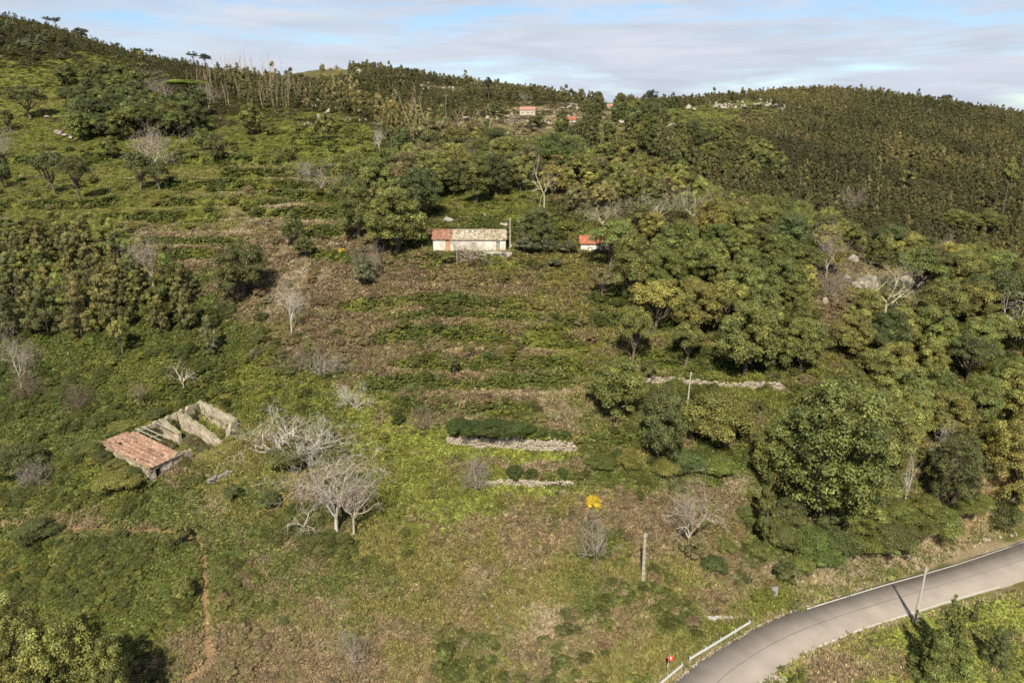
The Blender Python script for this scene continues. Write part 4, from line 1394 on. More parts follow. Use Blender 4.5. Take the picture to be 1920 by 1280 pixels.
WOOD_L = [(130, 265), (150, 190), (210, 160), (290, 170), (318, 215), (420, 205), (440, 240), (370, 262), (300, 258), (220, 268)]
n_l = grow(spread([WOOD_L], [], 260, 350, 6.5, 6000, rngw, clear_of), ['round', 'open', 'round'], ['dark', 'dark', 'green'], (8, 13), (0.8, 1.15),
           'the upper grove', 'dark trees of the upper grove')
GROVE = [(-20, 640), (-20, 500), (70, 460), (130, 455), (300, 520), (385, 570), (385, 640), (330, 625), (250, 640), (150, 640)]
n_g = grow(spread([GROVE], [[(215, 640), (245, 640), (245, 690), (215, 690)]], 108, 160, 3.7, 6000, rngw, lambda x, y, g: clear_of(x, y, g, 0.5)), ['column'], ['euc', 'eucdark', 'green', 'euc', 'eucdark'], (6.0, 10.0), (0.50, 0.75),
           'the small dense grove', 'narrow trees of the small grove', limit=70)
VALLEY = [(1030, 240), (1110, 205), (1250, 195), (1350, 205), (1360, 260), (1460, 300), (1460, 335), (1330, 340), (1200, 320), (1050, 285)]
MEADOWS = [[(1115, 225), (1170, 225), (1175, 268), (1115, 265)], [(1235, 205), (1430, 190), (1480, 212), (1400, 232), (1340, 258), (1250, 258)], [(1130, 195), (1160, 195), (1160, 210), (1130, 210)], [(1060, 205), (1090, 205), (1090, 232), (1060, 232)]]
n_v = grow(spread([VALLEY], MEADOWS, 330, 620, 12.5, 9000, rngw, clear_of), ['round', 'round', 'open'], ['dark', 'dark', 'green', 'eucdark', 'olive'], (7, 12), (0.8, 1.1),
           'the far valley', 'dark trees across the far valley')
TOPL = [(-20, 110), (-20, 40), (60, 70), (160, 75), (230, 90), (240, 125), (130, 118)]
n_t = grow(spread([TOPL], [], 330, 480, 9, 5000, rngw, clear_of), ['round', 'bush', 'open'], ['dark', 'eucdark', 'grey'], (3.5, 7), (0.8, 1.2),
           'the high scrub slope', 'dark trees on the high scrub slope')

# the largest of them stand as trees of their own, the smallest far ones as one mass
CAND.sort(key=lambda q: -q[0])
n_broad = sum(1 for q in TREES if NM[q[0]] == 'broadleaf_tree')
left_, FARB = 298 - n_broad, []
for (px_, colm, p_, h, wd, kind, tone, name, lab, group) in CAND:
    if not colm and kind != 'bush' and left_ <= 0:
        FARB.append((p_, h, wd, tone))
        continue
    if not colm and kind != 'bush':
        left_ -= 1
    plant_at(p_, h, wd, kind, tone, name or NM[kind], lab, CAT.get(kind, 'tree'), group)

# slender eucalyptus: the largest as trees of their own, the others as one wood
EUC = []
EP = [([(1190, 215), (1240, 196), (1340, 190), (1440, 180), (1560, 170), (1700, 180), (1960, 215), (1960, 540), (1700, 450), (1500, 400), (1380, 370), (1250, 320), (1340, 300), (1450, 330), (1470, 300), (1360, 262), (1240, 300)], 290, 830, 3.9, (4.6, 8.2), ('euc', 'eucdark', 'eucdark', 'brown'), 150000),
      ([(700, 142), (760, 170), (900, 190), (900, 212), (850, 232), (790, 230), (730, 200), (640, 165), (640, 150)], 400, 720, 5.0, (4.0, 8.0), ('eucdark', 'dark', 'euc'), 60000),
      ([(640, 128), (740, 140), (920, 170), (1100, 196), (1210, 198), (1180, 212), (1060, 207), (900, 184), (760, 170)], 520, 830, 4.6, (6.5, 9.0), ('euc', 'eucdark', 'brown'), 90000),
      ([(400, 140), (570, 165), (640, 180), (720, 222), (880, 286), (1000, 312), (960, 330), (860, 300), (730, 268), (700, 225), (560, 205), (460, 205)], 235, 440, 3.6, (5.5, 9.0), ('brown', 'orange', 'euc', 'euc', 'olive'), 40000),
      ([(-20, 20), (110, 50), (300, 106), (560, 158), (560, 170), (400, 150), (330, 160), (250, 118), (100, 90), (-20, 60)], 330, 510, 4.2, (1.6, 4.2), ('eucdark', 'euc', 'brown', 'dark'), 30000)]
WHERE = ['on the far hill', 'in the dip', 'on the far ridge', 'among the dead trunks', 'on the high scrub slope']
GRP = ['saplings covering the far hill', 'saplings in the dip below the bare hilltop', 'saplings along the far ridge', 'saplings along the crest of dead trunks', 'saplings on the high scrub slope']
for ei, (poly, y0, y1, gap, hs, tones, tries) in enumerate(EP):
    for (x, y, z) in spread([poly], (MEADOWS + [[(780, 158), (880, 168), (870, 180), (790, 176)]]) if ei < 3 else [], y0, y1, gap, tries, rngw, lambda a_, b_, g_: clear_of(a_, b_, g_, 0.6) if ei != 3 else True):
        h = rngw.uniform(*hs) * (0.75 + 0.5 * float(fbm(np.array(x / 38), np.array(y / 38), 77, 2)))
        if ei in (0, 2) and float(fbm(np.array(x / 16), np.array(y / 16), 87, 2)) < .30:
            continue
        h *= math.exp(rngw.normal(0, .16)) * (.80 if ei == 3 and project(x, y, z)[0] < 600 else 1)
        if shown(x, y, z + h):
            EUC.append((h / y, ei, x, y, z, h, tones[rngw.integers(len(tones))]))
EUC.sort(reverse=True)
nind = max(0, 285 - n_g)
for (_, ei, x, y, z, h, tone) in EUC[:nind]:
    plant_at((x, y, z), h, h * rngw.uniform(0.36, 0.55), 'column', tone, 'slender_tree', f"{'taller' if h > 8 else 'shorter' if h < 6.3 else 'mid-sized'} {TW[tone]} slender sapling {WHERE[ei]}, {whereabouts(x, y, z)}", 'tree', GRP[ei])


# ------------------------------------------------------------------ scattered stuff by geometry nodes
def scatter(name, protos, P, scale, rotz, col, tilt=0.0, kind='stuff', parent=None, label=None):
    P = np.asarray(P, np.float32)
    n_ = len(P)
    me = bpy.data.meshes.new(name)
    me.vertices.add(n_)
    me.vertices.foreach_set('co', P.ravel())
    rng = np.random.default_rng(n_)

    def attr(nm, typ, data, key):
        a_ = me.attributes.new(nm, typ, 'POINT')
        a_.data.foreach_set(key, np.ascontiguousarray(data).ravel())
    rot = np.stack([rng.normal(0, tilt, n_), rng.normal(0, tilt, n_), rotz], 1).astype(np.float32)
    attr('rot', 'FLOAT_VECTOR', rot, 'vector')
    attr('scl', 'FLOAT_VECTOR', np.asarray(scale, np.float32), 'vector')
    attr('col', 'FLOAT_COLOR', np.c_[col, np.ones(n_)].astype(np.float32), 'color')
    attr('idx', 'INT', rng.integers(0, len(protos), n_).astype(np.int32), 'value')
    c_ = bpy.data.collections.new(name + '_forms')
    for i, pm in enumerate(protos):
        c_.objects.link(bpy.data.objects.new('form_%02d' % i, pm))
    ng = bpy.data.node_groups.new(name, 'GeometryNodeTree')
    ng.interface.new_socket('Geometry', in_out='INPUT', socket_type='NodeSocketGeometry')
    ng.interface.new_socket('Geometry', in_out='OUTPUT', socket_type='NodeSocketGeometry')
    N, Lk = ng.nodes, ng.links
    gi, go = N.new('NodeGroupInput'), N.new('NodeGroupOutput')
    ci = N.new('GeometryNodeCollectionInfo')
    ci.inputs['Collection'].default_value = c_
    ci.inputs['Separate Children'].default_value = True
    ci.inputs['Reset Children'].default_value = True
    ip = N.new('GeometryNodeInstanceOnPoints')
    ip.inputs['Pick Instance'].default_value = True

    def na(nm, typ):
        a_ = N.new('GeometryNodeInputNamedAttribute')
        a_.data_type = typ
        a_.inputs['Name'].default_value = nm
        return a_.outputs['Attribute']
    Lk.new(gi.outputs[0], ip.inputs['Points'])
    Lk.new(ci.outputs[0], ip.inputs['Instance'])
    Lk.new(na('idx', 'INT'), ip.inputs['Instance Index'])
    er = N.new('FunctionNodeEulerToRotation')
    Lk.new(na('rot', 'FLOAT_VECTOR'), er.inputs[0])
    Lk.new(er.outputs[0], ip.inputs['Rotation'])
    Lk.new(na('scl', 'FLOAT_VECTOR'), ip.inputs['Scale'])
    Lk.new(ip.outputs[0], go.inputs[0])
    o = bpy.data.objects.new(name, me)
    COL.objects.link(o)
    o['kind'] = kind
    if label:
        o['label'] = label
    md = o.modifiers.new('scatter', 'NODES')
    md.node_group = ng
    if parent is not None:
        o.parent = parent
    return o


def joined(mesh_pair):
    """one mesh of a crown and its stem, for far trees"""
    cr, tr = mesh_pair
    bm = bmesh.new()
    bm.from_mesh(cr)
    me = bpy.data.meshes.new('far_tree')
    bm.to_mesh(me)
    bm.free()
    me.materials.clear()
    me.materials.append(M_LEAFI)
    return me


if FARB:
    R = np.array([[*q[0], q[1], q[2]] for q in FARB])
    scatter('far_woodland', [joined(x) for x in LIB[('round', 'md')]], R[:, :3] - [0, 0, .2], np.stack([R[:, 4], R[:, 4], R[:, 3]], 1), rngw.uniform(0, 6.28, len(R)),
            np.array([TONES_L[q[3]] for q in FARB]) * np.exp(rngw.normal(0, .14, (len(R), 1))), 0.02, label='smaller dark trees of the far valley and high woods')
rest = EUC[nind:]
if rest:
    R = np.array([[r[2], r[3], r[4] - 0.15, r[5]] for r in rest])
    tn = np.array([TONES_L[q_[6]] for q_ in rest]) * np.exp(rngw.normal(0, 0.16, (len(rest), 1)))
    pn = fbm(R[:, 0] / 45, R[:, 1] / 45, 91, 3)[:, None]
    tn = tn * np.exp((pn - .5) * [1.5, 1.2, 1.0]) * 0.74
    ww = R[:, 3] * rngw.uniform(0.42, 0.68, len(R))
    scatter('eucalyptus_wood', [joined(x) for x in LIB[('column', 'ld')] + LIB[('round', 'ld')][:1] + LIB[('column', 'md')]], R[:, :3], np.stack([ww, ww, R[:, 3]], 1), rngw.uniform(0, 6.28, len(R)), tn, 0.03, label='plantation of slender olive-brown saplings covering the far hills')
print('COUNTS', n_r, n_c, n_m, n_l, n_g, n_v, n_t, 'euc', len(EUC))

# ---- low cover: tufts whose tone and kind follow the ground they grow on
def tuft_leaf(seed, n_, size):
    rng = np.random.default_rng(seed)
    d = unit(rng.normal(size=(n_, 3)))
    d[:, 2] = np.abs(d[:, 2])
    p_ = d * (0.30 + 0.30 * rng.random((n_, 1))) * [0.9, 0.9, 0.75]
    v, q, t = leaf_quads(rng, p_, d * 0.6 + [0, 0, .9] + rng.normal(0, .45, (n_, 3)), size, lump_tint(rng, n_, 0.26, 0.05))
    return mesh_np('leaf_tuft', v, q, None, [M_LEAFI], t)


def tuft_blade(seed, n_, length, lean, width):
    rng = np.random.default_rng(seed)
    az = rng.uniform(0, 2 * np.pi, n_)
    le = np.abs(rng.normal(lean, 0.3, n_))
    foot = rng.normal(0, 0.22, (n_, 3)) * [1, 1, 0]
    L = length * rng.uniform(0.5, 1.1, n_)
    dr = np.stack([np.cos(az) * np.sin(le), np.sin(az) * np.sin(le), np.cos(le)], 1)
    mid = foot + dr * (L * 0.6)[:, None]
    dr2 = dr.copy()
    dr2[:, 2] -= 0.9 * np.sin(le)
    tip = mid + unit(dr2) * (L * 0.5)[:, None]
    sd_ = np.stack([-np.sin(az), np.cos(az), 0 * az], 1) * width
    v = np.stack([foot - sd_ * .6, foot + sd_ * .6, mid + sd_, mid - sd_, tip], 1).reshape(-1, 3)
    b_ = np.arange(n_)[:, None] * 5
    q = np.concatenate([b_ + [0, 1, 2, 3]], 0)
    tr_ = b_ + [3, 2, 4]
    t = np.repeat(lump_tint(rng, n_, 0.28, 0.05), 5, 0)
    return mesh_np('blade_tuft', v, q, tr_, [M_LEAFI], t)


rc = np.random.default_rng(17)
NC = 580000
ct_ = rc.uniform(-1.05, 1.05, NC)
cy = np.exp(rc.uniform(math.log(46), math.log(640), NC))
cx = ct_ * cy
cz = gsample(GZ, cx, cy)
keep = (cz + 0.8 - CAMZ) / cy > gsample(CMAX, cx, cy * 0.985) - 0.004
rdp = np.where(cy < 130, road_where(cx, np.minimum(cy, 130)), 99)
keep &= rdp > 0.05
keep &= ~((rdp < 1.2) & (rc.random(NC) < 0.5))
pdp = seg_dist(cx, cy, path_w)
keep &= (pdp > np.where(cx < -38, 0.5, 0.72)) | (rc.random(NC) < 0.05)
for (q, hw, hd) in (((hx0 + hx1) / 2, (hx1 - hx0) / 2 + 0.6, 3.2),):
    keep &= ~((np.abs(cx - q) < hw) & (np.abs(cy - HOUSE_Y - 2.0) < hd))
for w, z0, h, lab in wall_w:
    dyw = cy - np.interp(cx, w[:, 0], w[:, 1])
    keep &= ~((cx > w[0, 0] - .3) & (cx < w[-1, 0] + .3) & (dyw > -0.28) & (dyw < 0.4))
la_, lb_ = (cx - RO[0]) * ra[0] + (cy - RO[1]) * ra[1], (cx - RO[0]) * rb[0] + (cy - RO[1]) * rb[1]
keep &= ~((la_ > -.4) & (la_ < 5.0) & (lb_ > -.2) & (lb_ < 11.2))
keep &= ~((la_ > 12.2) & (la_ < 16.6) & (lb_ > 0) & (lb_ < 8) & (rc.random(len(cx)) < .7))
cx, cy, cz = cx[keep], cy[keep], cz[keep]
a_ = np.clip((cx / cy - TG[0]) / DT, 0, NT - 1.001)
b_ = np.clip((np.log(cy) - LG[0]) / DL, 0, NL - 1.001)
gi_, gj_ = np.round(a_).astype(int), np.round(b_).astype(int)
cum = GCUM[:, gj_, gi_]
pick = (rc.random(len(cx))[None] > cum).sum(0).clip(0, len(KINDS) - 1)
tone = TONES[pick] * 0.75 + GC[gj_, gi_] * 0.25
tone = tone * np.exp(rc.normal(0, 0.20, (len(cx), 1))) * np.stack([1 + rc.normal(0, .05, len(cx)), np.ones(len(cx)), np.ones(len(cx))], 1)
base = np.clip(cy / 62, 0.75, 6) ** 0.55
GROUPS = {'bramble': ('D', [tuft_leaf(1, 34, .15), tuft_leaf(2, 34, .15), tuft_leaf(3, 34, .17)], (0.75, 1.45), (0.6, 1.2), 'dark green bramble thicket covering the slopes'),
          'weeds': ('G', [tuft_leaf(4, 22, .17), tuft_leaf(5, 22, .19)], (0.55, 0.95), (0.45, 0.8), 'bright green leafy weeds on the slope'),
          'grass': ('LO', [tuft_blade(6, 26, .75, .55, .035), tuft_blade(7, 26, .65, .7, .035), tuft_leaf(12, 20, .15)], (0.6, 1.05), (0.45, 0.95), 'green and olive grass on the slope'),
          'bracken': ('BF', [tuft_blade(8, 24, .85, .85, .07), tuft_blade(9, 24, .8, 1.0, .075), tuft_leaf(10, 24, .17)], (0.6, 1.15), (0.5, 1.0), 'brown dead bracken on the slope'),
          'dry_grass': ('SE', [tuft_blade(13, 28, .75, .6, .03), tuft_blade(14, 28, .6, .9, .03)], (0.5, 0.95), (0.4, 0.8), 'straw coloured dry grass on the slope')}
for nm, (ks, protos, sr, hr, lab) in GROUPS.items():
    m_ = np.isin(pick, [KINDS.index(k) for k in ks])
    if 'E' in ks:
        m_ &= ~((pick == KINDS.index('E')) & (rc.random(len(pick)) < 0.8))
    k = m_.sum()
    s = base[m_] * rc.uniform(*sr, k)
    hgt = base[m_] ** (0.15 if nm == 'grass' else 0.4) * rc.uniform(*hr, k)
    if nm == 'grass':
        hgt *= np.where(cy[m_] > 150, .65, 1.0)
        s *= np.where(cy[m_] > 150, .8, 1.0)
    scatter(nm, protos, np.c_[cx[m_], cy[m_], cz[m_] - 0.04], np.stack([s, s, hgt], 1), rc.uniform(0, 6.28, k), tone[m_], 0.10, label=lab)

# ---- waist-high scrub standing in the tufts, in drifts
drift = fbm(cx / 7, cy / 7, 61, 3)
okk = ((cy < 260) | ((cy > 400) & (pick != KINDS.index('L')))) & np.isin(pick, [KINDS.index(k) for k in 'DBLF']) & (drift > 0.50) & (rc.random(len(cx)) < np.where(cy > 400, .04, 1) * np.where(cy > 135, np.where(cy > 400, 1, .012), np.where(pick == KINDS.index('D'), np.where((cy < 92) & (cx < -14), .26, .14), np.where(pick == KINDS.index('B'), .04, .02))))
okk &= np.where(cy < 130, road_where(cx, np.minimum(cy, 130)), 99) > 2.0
okk &= seg_dist(cx, cy, path_w) > 1.6
k = okk.sum()
ws_ = rc.uniform(0.9, 2.3, k) * np.clip(cy[okk] / 90, .9, 1.6)
scatter('scrub', [joined(x) for x in LIB[('bush', 'md')]], np.c_[cx[okk], cy[okk], cz[okk] - .15], np.stack([ws_, ws_, ws_ * rc.uniform(.45, .8, k)], 1), rc.uniform(0, 6.28, k), np.minimum(tone[okk] * .85, [.15, .13, .06]), .06, label='low bramble and heather scrub dotted over the slopes')

# ------------------------------------------------------------------ dry-stone walls, built stone by stone
M_STONE = solid('wall_stone', [(0.30, (.085, .078, .055)), (0.5, (.205, .178, .142)), (0.72, (.32, .285, .235))], 1.1, 0.9, 0.5, 0.03, 9)
M_DARKSTONE = solid('dark_stone', [(0.3, (.07, .065, .058)), (0.55, (.14, .13, .115)), (0.75, (.24, .22, .19))], 1.6, 0.9, 0.5, 0.03, 11)


def stone_mesh(name, line, heights, size, rng, depth_=0.35, gap=0.0, m=None):
    """courses of uneven stones along a foot line; the top edge is ragged"""
    line = np.array(line, float)
    sl = np.r_[0, np.cumsum(np.hypot(*(line[1:, :2] - line[:-1, :2]).T))]
    L = sl[-1]
    V, Q = [], []
    z = -0.25
    hmax = max(heights)
    cube = np.array([(x, y, w) for w in (-1, 1) for y in (-1, 1) for x in (-1, 1)], float)
    fq = np.array([(0, 2, 3, 1), (4, 5, 7, 6), (0, 1, 5, 4), (1, 3, 7, 5), (3, 2, 6, 7), (2, 0, 4, 6)])
    while z < hmax:
        ch = size * rng.uniform(0.6, 1.0)
        s = rng.uniform(0, size)
        while s < L:
            wdt = size * rng.uniform(0.7, 1.7)
            hh = np.interp(s / L, np.linspace(0, 1, len(heights)), heights) + rng.normal(0, 0.10)
            if z + ch * 0.5 < hh and rng.random() > gap:
                x = np.interp(s, sl, line[:, 0])
                y = np.interp(s, sl, line[:, 1])
                zz = np.interp(s, sl, line[:, 2])
                h3 = np.array([wdt * 0.48, depth_ * rng.uniform(0.7, 1.2), ch * 0.5 * rng.uniform(0.8, 1.15)])
                c = cube * h3 * (1 + rng.normal(0, 0.13, (8, 3)))
                a_ = rng.normal(0, 0.12)
                c = c @ np.array([[math.cos(a_), 0, math.sin(a_)], [0, 1, 0], [-math.sin(a_), 0, math.cos(a_)]])
                V.append(c + [x, y + rng.normal(0, 0.05) + 0.06 * (z / size), zz + z + ch / 2])
                Q.append(fq + 8 * (len(V) - 1))
            s += wdt
        z += ch * 0.9
    return mesh_np(name, np.concatenate(V), np.concatenate(Q), None, [m or M_STONE])


rs = np.random.default_rng(21)
PROF = [[1.1, 1.2, 1.3, 1.25, 1.35, 1.3, 1.7, 1.75, 1.45, 1.3, 1.2, 1.35, 1.1, 0.7], [0.3, 0.55, 0.75, 0.7, 0.8, 0.9, 0.6, 0.75, 0.6],
        [0.7, 0.95, 1.1, 0.85, 1.15, 0.8, 0.95, 0.6, 1.0, 0.75, 0.5, 0.75, 0.4, 0.8, 0.95, 1.1, 0.95, 1.15, 1.05, 0.9], [0.6, 0.9, 0.7]]
for (w, z0, h, lab), prof in zip(wall_w, PROF):
    o = thing('stone_wall', lab, 'wall', tuple(w[0]))
    put('stonework', stone_mesh('stonework', w - w[0], prof, 0.30, rs, 0.34), o, kind='stuff')
for (pl, h, size, m_, lab) in (([(392, 908), (436, 884)], 0.7, 0.28, M_DARKSTONE, 'heap of dark stones left from a wall in the dry grass below the ruin'),
                               ([(612, 462), (660, 458)], 0.7, 0.35, M_STONE, 'tumbled pale stones beside the tiny yellow bush near the big olive tree'),
                               ([(560, 512), (600, 505)], 0.3, 0.3, M_STONE, 'few pale stones in the dry grass by the dense round bush'),
                               ([(818, 470), (812, 500)], 0.5, 0.3, M_DARKSTONE, 'low dark stone edge at the corner of the farmhouse terrace')):
    w = np.array([hit(*p) for p in pl])
    o = thing('stone_heap', lab, 'stones', tuple(w[0]))
    put('stonework', stone_mesh('stonework', w - w[0], [h * .6, h, h * .7, h * .9, h * .3], size, rs, 0.4, 0.2, m_), o, kind='stuff')

# ------------------------------------------------------------------ boulders
M_ROCK = solid('granite', [(0.34, (.09, .078, .066)), (0.47, (.185, .165, .143)), (0.66, (.27, .248, .22))], 0.55, 0.9, 0.6, 0.15, 3.5)
ROCKS = []
for i in range(5):
    bm = bmesh.new()
    bmesh.ops.create_icosphere(bm, subdivisions=3, radius=0.5)
    rr = np.random.default_rng(40 + i)
    planes = unit(rr.normal(size=(10, 3)))
    offs = rr.uniform(0.20, 0.42, 10)
    for v in bm.verts:
        co = np.array(v.co)
        for q, f_ in zip(planes, offs):
            d = co @ q - f_
            if d > 0:
                co = co - q * d * 0.92
        co *= 1 + 0.05 * (vnoise(np.array(co[0] * 7 + i * 9), np.array(co[1] * 7 + co[2] * 5), i) - .5)
        co[2] *= 0.9
        v.co = co * 1.18
    bmesh.ops.subdivide_edges(bm, edges=bm.edges[:], cuts=1)
    for v in bm.verts:
        n3 = vnoise(np.array(v.co.x * 5 + i * 9), np.array(v.co.y * 5 + v.co.z * 4), i) + .5 * vnoise(np.array(v.co.x * 13 - v.co.z * 11), np.array(v.co.y * 13 + v.co.z * 9), i + 5)
        v.co *= 0.84 + 0.24 * float(n3)
    me = bpy.data.meshes.new('boulder')
    bm.to_mesh(me)
    bm.free()
    me.materials.append(M_ROCK)
    ROCKS.append(me)


def boulder(u, v, w, h, label, group=None):
    p_ = hit(u, v)
    d = depth(p_[1], p_[2])
    o = put('boulder', ROCKS[rs.integers(5)], None, (p_[0], p_[1], ground(p_[0], p_[1]) + h * d / F * 0.36 + (.25 if p_[1] > 230 else 0)), label=label, category='boulder')
    if group:
        o['group'] = group
    w = w * (1.25 if p_[1] > 230 else 1)
    o.scale = (w * d / F, w * d / F * rs.uniform(0.7, 1.0), max(h, 2) * d / F * 1.6)
    o.rotation_euler = (rs.normal(0, .15), rs.normal(0, .15), rs.uniform(0, 6.28))


for r in [(1626, 540, 54, 24, 'largest white boulder, behind the spreading half-dead tree in the wood'), (1712, 540, 52, 24, 'large grey boulder at the yellowish tree tops, neighbour of the largest white one'),
          (1588, 524, 14, 10, 'small white rock just uphill of the largest white boulder'), (1597, 492, 20, 12, 'pale rock beside the tall leafless poplar track'), (1642, 498, 26, 14, 'flat pale boulder under dark trees above the largest white one'),
          (1734, 512, 15, 12, 'small pale rock beneath a tree next to the thin leafless stem'), (1586, 628, 32, 13, 'grey flat rock in the wood below the reddish bracken'), (1546, 570, 14, 12, 'grey rock beside the bare thicket in the wood'),
          (1572, 570, 16, 14, 'pointed pale rock at the top of the reddish bracken patch'), (1137, 370, 34, 15, 'lone rounded white boulder amid lichen-grey oaks'), (838, 416, 26, 8, 'flat pale rock slab above the red end of the farmhouse'),
          (945, 424, 18, 7, 'pale rock behind the utility pole of the farmhouse'), (976, 432, 10, 5, 'small pale rock uphill of the dark round farmhouse tree'), (908, 405, 8, 4, 'small pale rock in the grass behind the farmhouse'),
          (593, 172, 10, 9, 'upright round white rock at the foot of the dead trunks'), (625, 172, 14, 7, 'pale rock in the shrubs beside the upright white rock'), (645, 188, 10, 6, 'small pale rock left of the two biggest ridge boulders'),
          (672, 186, 18, 11, 'big white boulder at the ridge edge of the grass spur'), (688, 190, 10, 9, 'pale boulder between the ridge edge rocks of the spur'), (693, 194, 9, 8, 'small pale boulder touching the ridge rocks'),
          (707, 207, 16, 12, 'tilted white boulder under the orange saplings'), (715, 217, 20, 13, 'biggest blocky white boulder under the orange saplings'), (590, 204, 12, 6, 'low white rock in the middle of the grass spur'), (677, 203, 9, 5, 'small white rock in grass below the ridge boulders'),
          (616, 213, 8, 5, 'small white rock beside the small olive tree on the spur'), (598, 222, 6, 5, 'little white rock just below the small olive tree top'), (596, 193, 8, 6, 'small pale rock on the upper grass spur'),
          (110, 252, 12, 5, 'upper end of a line of pale rocks on the upper meadow'), (122, 257, 12, 5, 'middle rock in the line of pale rocks on the upper meadow'), (133, 261, 9, 5, 'lower end of a line of pale rocks on the upper meadow'), (228, 166, 12, 3.5, 'flat sandy rock above the upper grove'), (242, 167, 12, 3.5, 'second flat sandy rock above the upper grove'), (88, 222, 10, 4, 'pale stone by the spreading dark tree'),
          (1456, 258, 6, 5, 'pinkish rock in the far wood'), (1516, 262, 9, 8, 'orange-tinted rock in the far wood'), (1533, 262, 4, 7, 'narrow pale rock beside the orange-tinted one'), (1472, 256, 8, 8, 'pale stacked rock in the far wood'),
          (1695, 230, 5, 5, 'tiny pale rock on the far dark hill'), (1762, 218, 6, 6, 'tiny white rock on the upper far dark hill'), (1810, 240, 9, 7, 'grey rock patch on the far dark hill'), (1844, 235, 5, 5, 'small white rock at the far end of the dark hill'),
          (1258, 238, 16, 6, 'pale rock in the valley scrub below the far meadow'), (1168, 232, 12, 4, 'pale rock by the small green valley meadow'), (1348, 250, 8, 6, 'yellowish rock beneath the dark bushy far trees'),
          (618, 132, 10, 6, 'rock on the bare far hilltop, furthest from the plantation'), (630, 130, 8, 7, 'rock on the crest of the bare far hilltop'), (668, 131, 9, 6, 'upper rock of the pair on the bare far hilltop'), (673, 137, 13, 6, 'biggest grey rock on the bare far hilltop'),
          (697, 141, 8, 4, 'white rock on the bare far hilltop nearest the plantation'), (708, 143, 9, 5, 'split white rock on the bare far hilltop'), (672, 146, 5, 4, 'lowest small rock on the bare far hilltop'),
          (1291, 203, 10, 6, 'white boulder at the open end of the far meadow'), (1301, 207, 7, 4, 'small white boulder under the dark scrub of the far meadow'),
          (1398, 250, 0, 0, '')]:
    if r[2]:
        boulder(*r)
for k in range(46):
    f_ = rs.random()
    u = 1336 + 168 * f_
    v = 204 - 16 * math.sin(f_ * 2.6) * rs.uniform(0.2, 1.1) + rs.normal(0, 2) + 6 * f_
    boulder(u, v, rs.choice([4, 5, 6, 9, 12]), rs.uniform(2.5, 6), 'white rock in the outcrop along the top of the far green meadow', 'rocks of the far meadow outcrop')
for k in range(50):
    u, v = rs.normal(1010, 55), rs.normal(222, 14)
    if 195 < v < 258 and not (970 < u < 1008 and v < 216):
        boulder(u, v, rs.choice([4, 5, 6, 9, 14]), rs.uniform(2, 5), 'pale rock or bit of old walling in the stony far valley', 'pale rocks of the stony far valley')
for k in range(34):
    u, v = rs.uniform(545, 720), rs.uniform(185, 250)
    boulder(u, v, rs.uniform(2.5, 5), rs.uniform(2, 3.5), 'small white stone in the grass of the spur below the ridge boulders', 'small stones on the grass spur')
for k in range(16):
    u, v = rs.uniform(790, 870), rs.uniform(155, 172)
    boulder(u, v, rs.uniform(3, 7), rs.uniform(2, 4), 'small white rock in the clearing under the far ridge plantation', 'rocks in the clearing under the far ridge')
for k in range(30):
    u, v = rs.uniform(1480, 1920), 0
    v = np.interp(u, [1480, 1700, 1920], [1096, 1046, 996]) + rs.normal(0, 7)
    boulder(u, v, rs.uniform(4, 8), rs.uniform(3, 6), 'sandy rock lump in the cut bank above the road', 'rock lumps in the road cut')

for k in range(18):
    u, v = rs.choice([945, 1000, 1090, 1210]) + rs.normal(0, 22), rs.normal(1150, 16)
    boulder(u, v, rs.uniform(4, 9), rs.uniform(3, 5), 'small pale stone lying in the near brown grass below the utility pole', 'small pale stones in the near grass')

# ------------------------------------------------------------------ dead trunks
POLES_ = []
for i in range(4):
    rng = np.random.default_rng(70 + i)
    segs = []
    p0 = np.array([0, 0, -0.05])
    for j in range(6):
        p1 = np.array([rng.normal(0, .012) * j, rng.normal(0, .012) * j, (j + 1) / 6])
        segs.append([*p0, *p1, 0.0115 * (1 - j / 7.5), 0.0115 * (1 - (j + 1) / 7.5)])
        if j > 1:
            for _ in range(2):
                d = unit(np.array([rng.normal(), rng.normal(), 0.7]))
                segs.append([*p1, *(p1 + d * rng.uniform(.03, .10)), 0.0035, 0.0015])
        p0 = p1
    v, q = tubes(np.array(segs), 5)
    POLES_.append(mesh_np('dead_trunk', v, q, None, [M_BARK]))
rd_ = np.random.default_rng(31)


def dead(p_, h, label, group):
    o = put('dead_trunk', POLES_[rd_.integers(4)], None, (p_[0], p_[1], ground(p_[0], p_[1])), label=label, category='tree', group=group)
    o.scale = (h * 0.9, h * 0.9, h)
    o.rotation_euler = (rd_.normal(0, .09), rd_.normal(0, .09), rd_.uniform(0, 6.28))
    k = rd_.uniform(.75, 1.25)
    o.color = (.245 * k, .20 * k, .138 * k, 1)


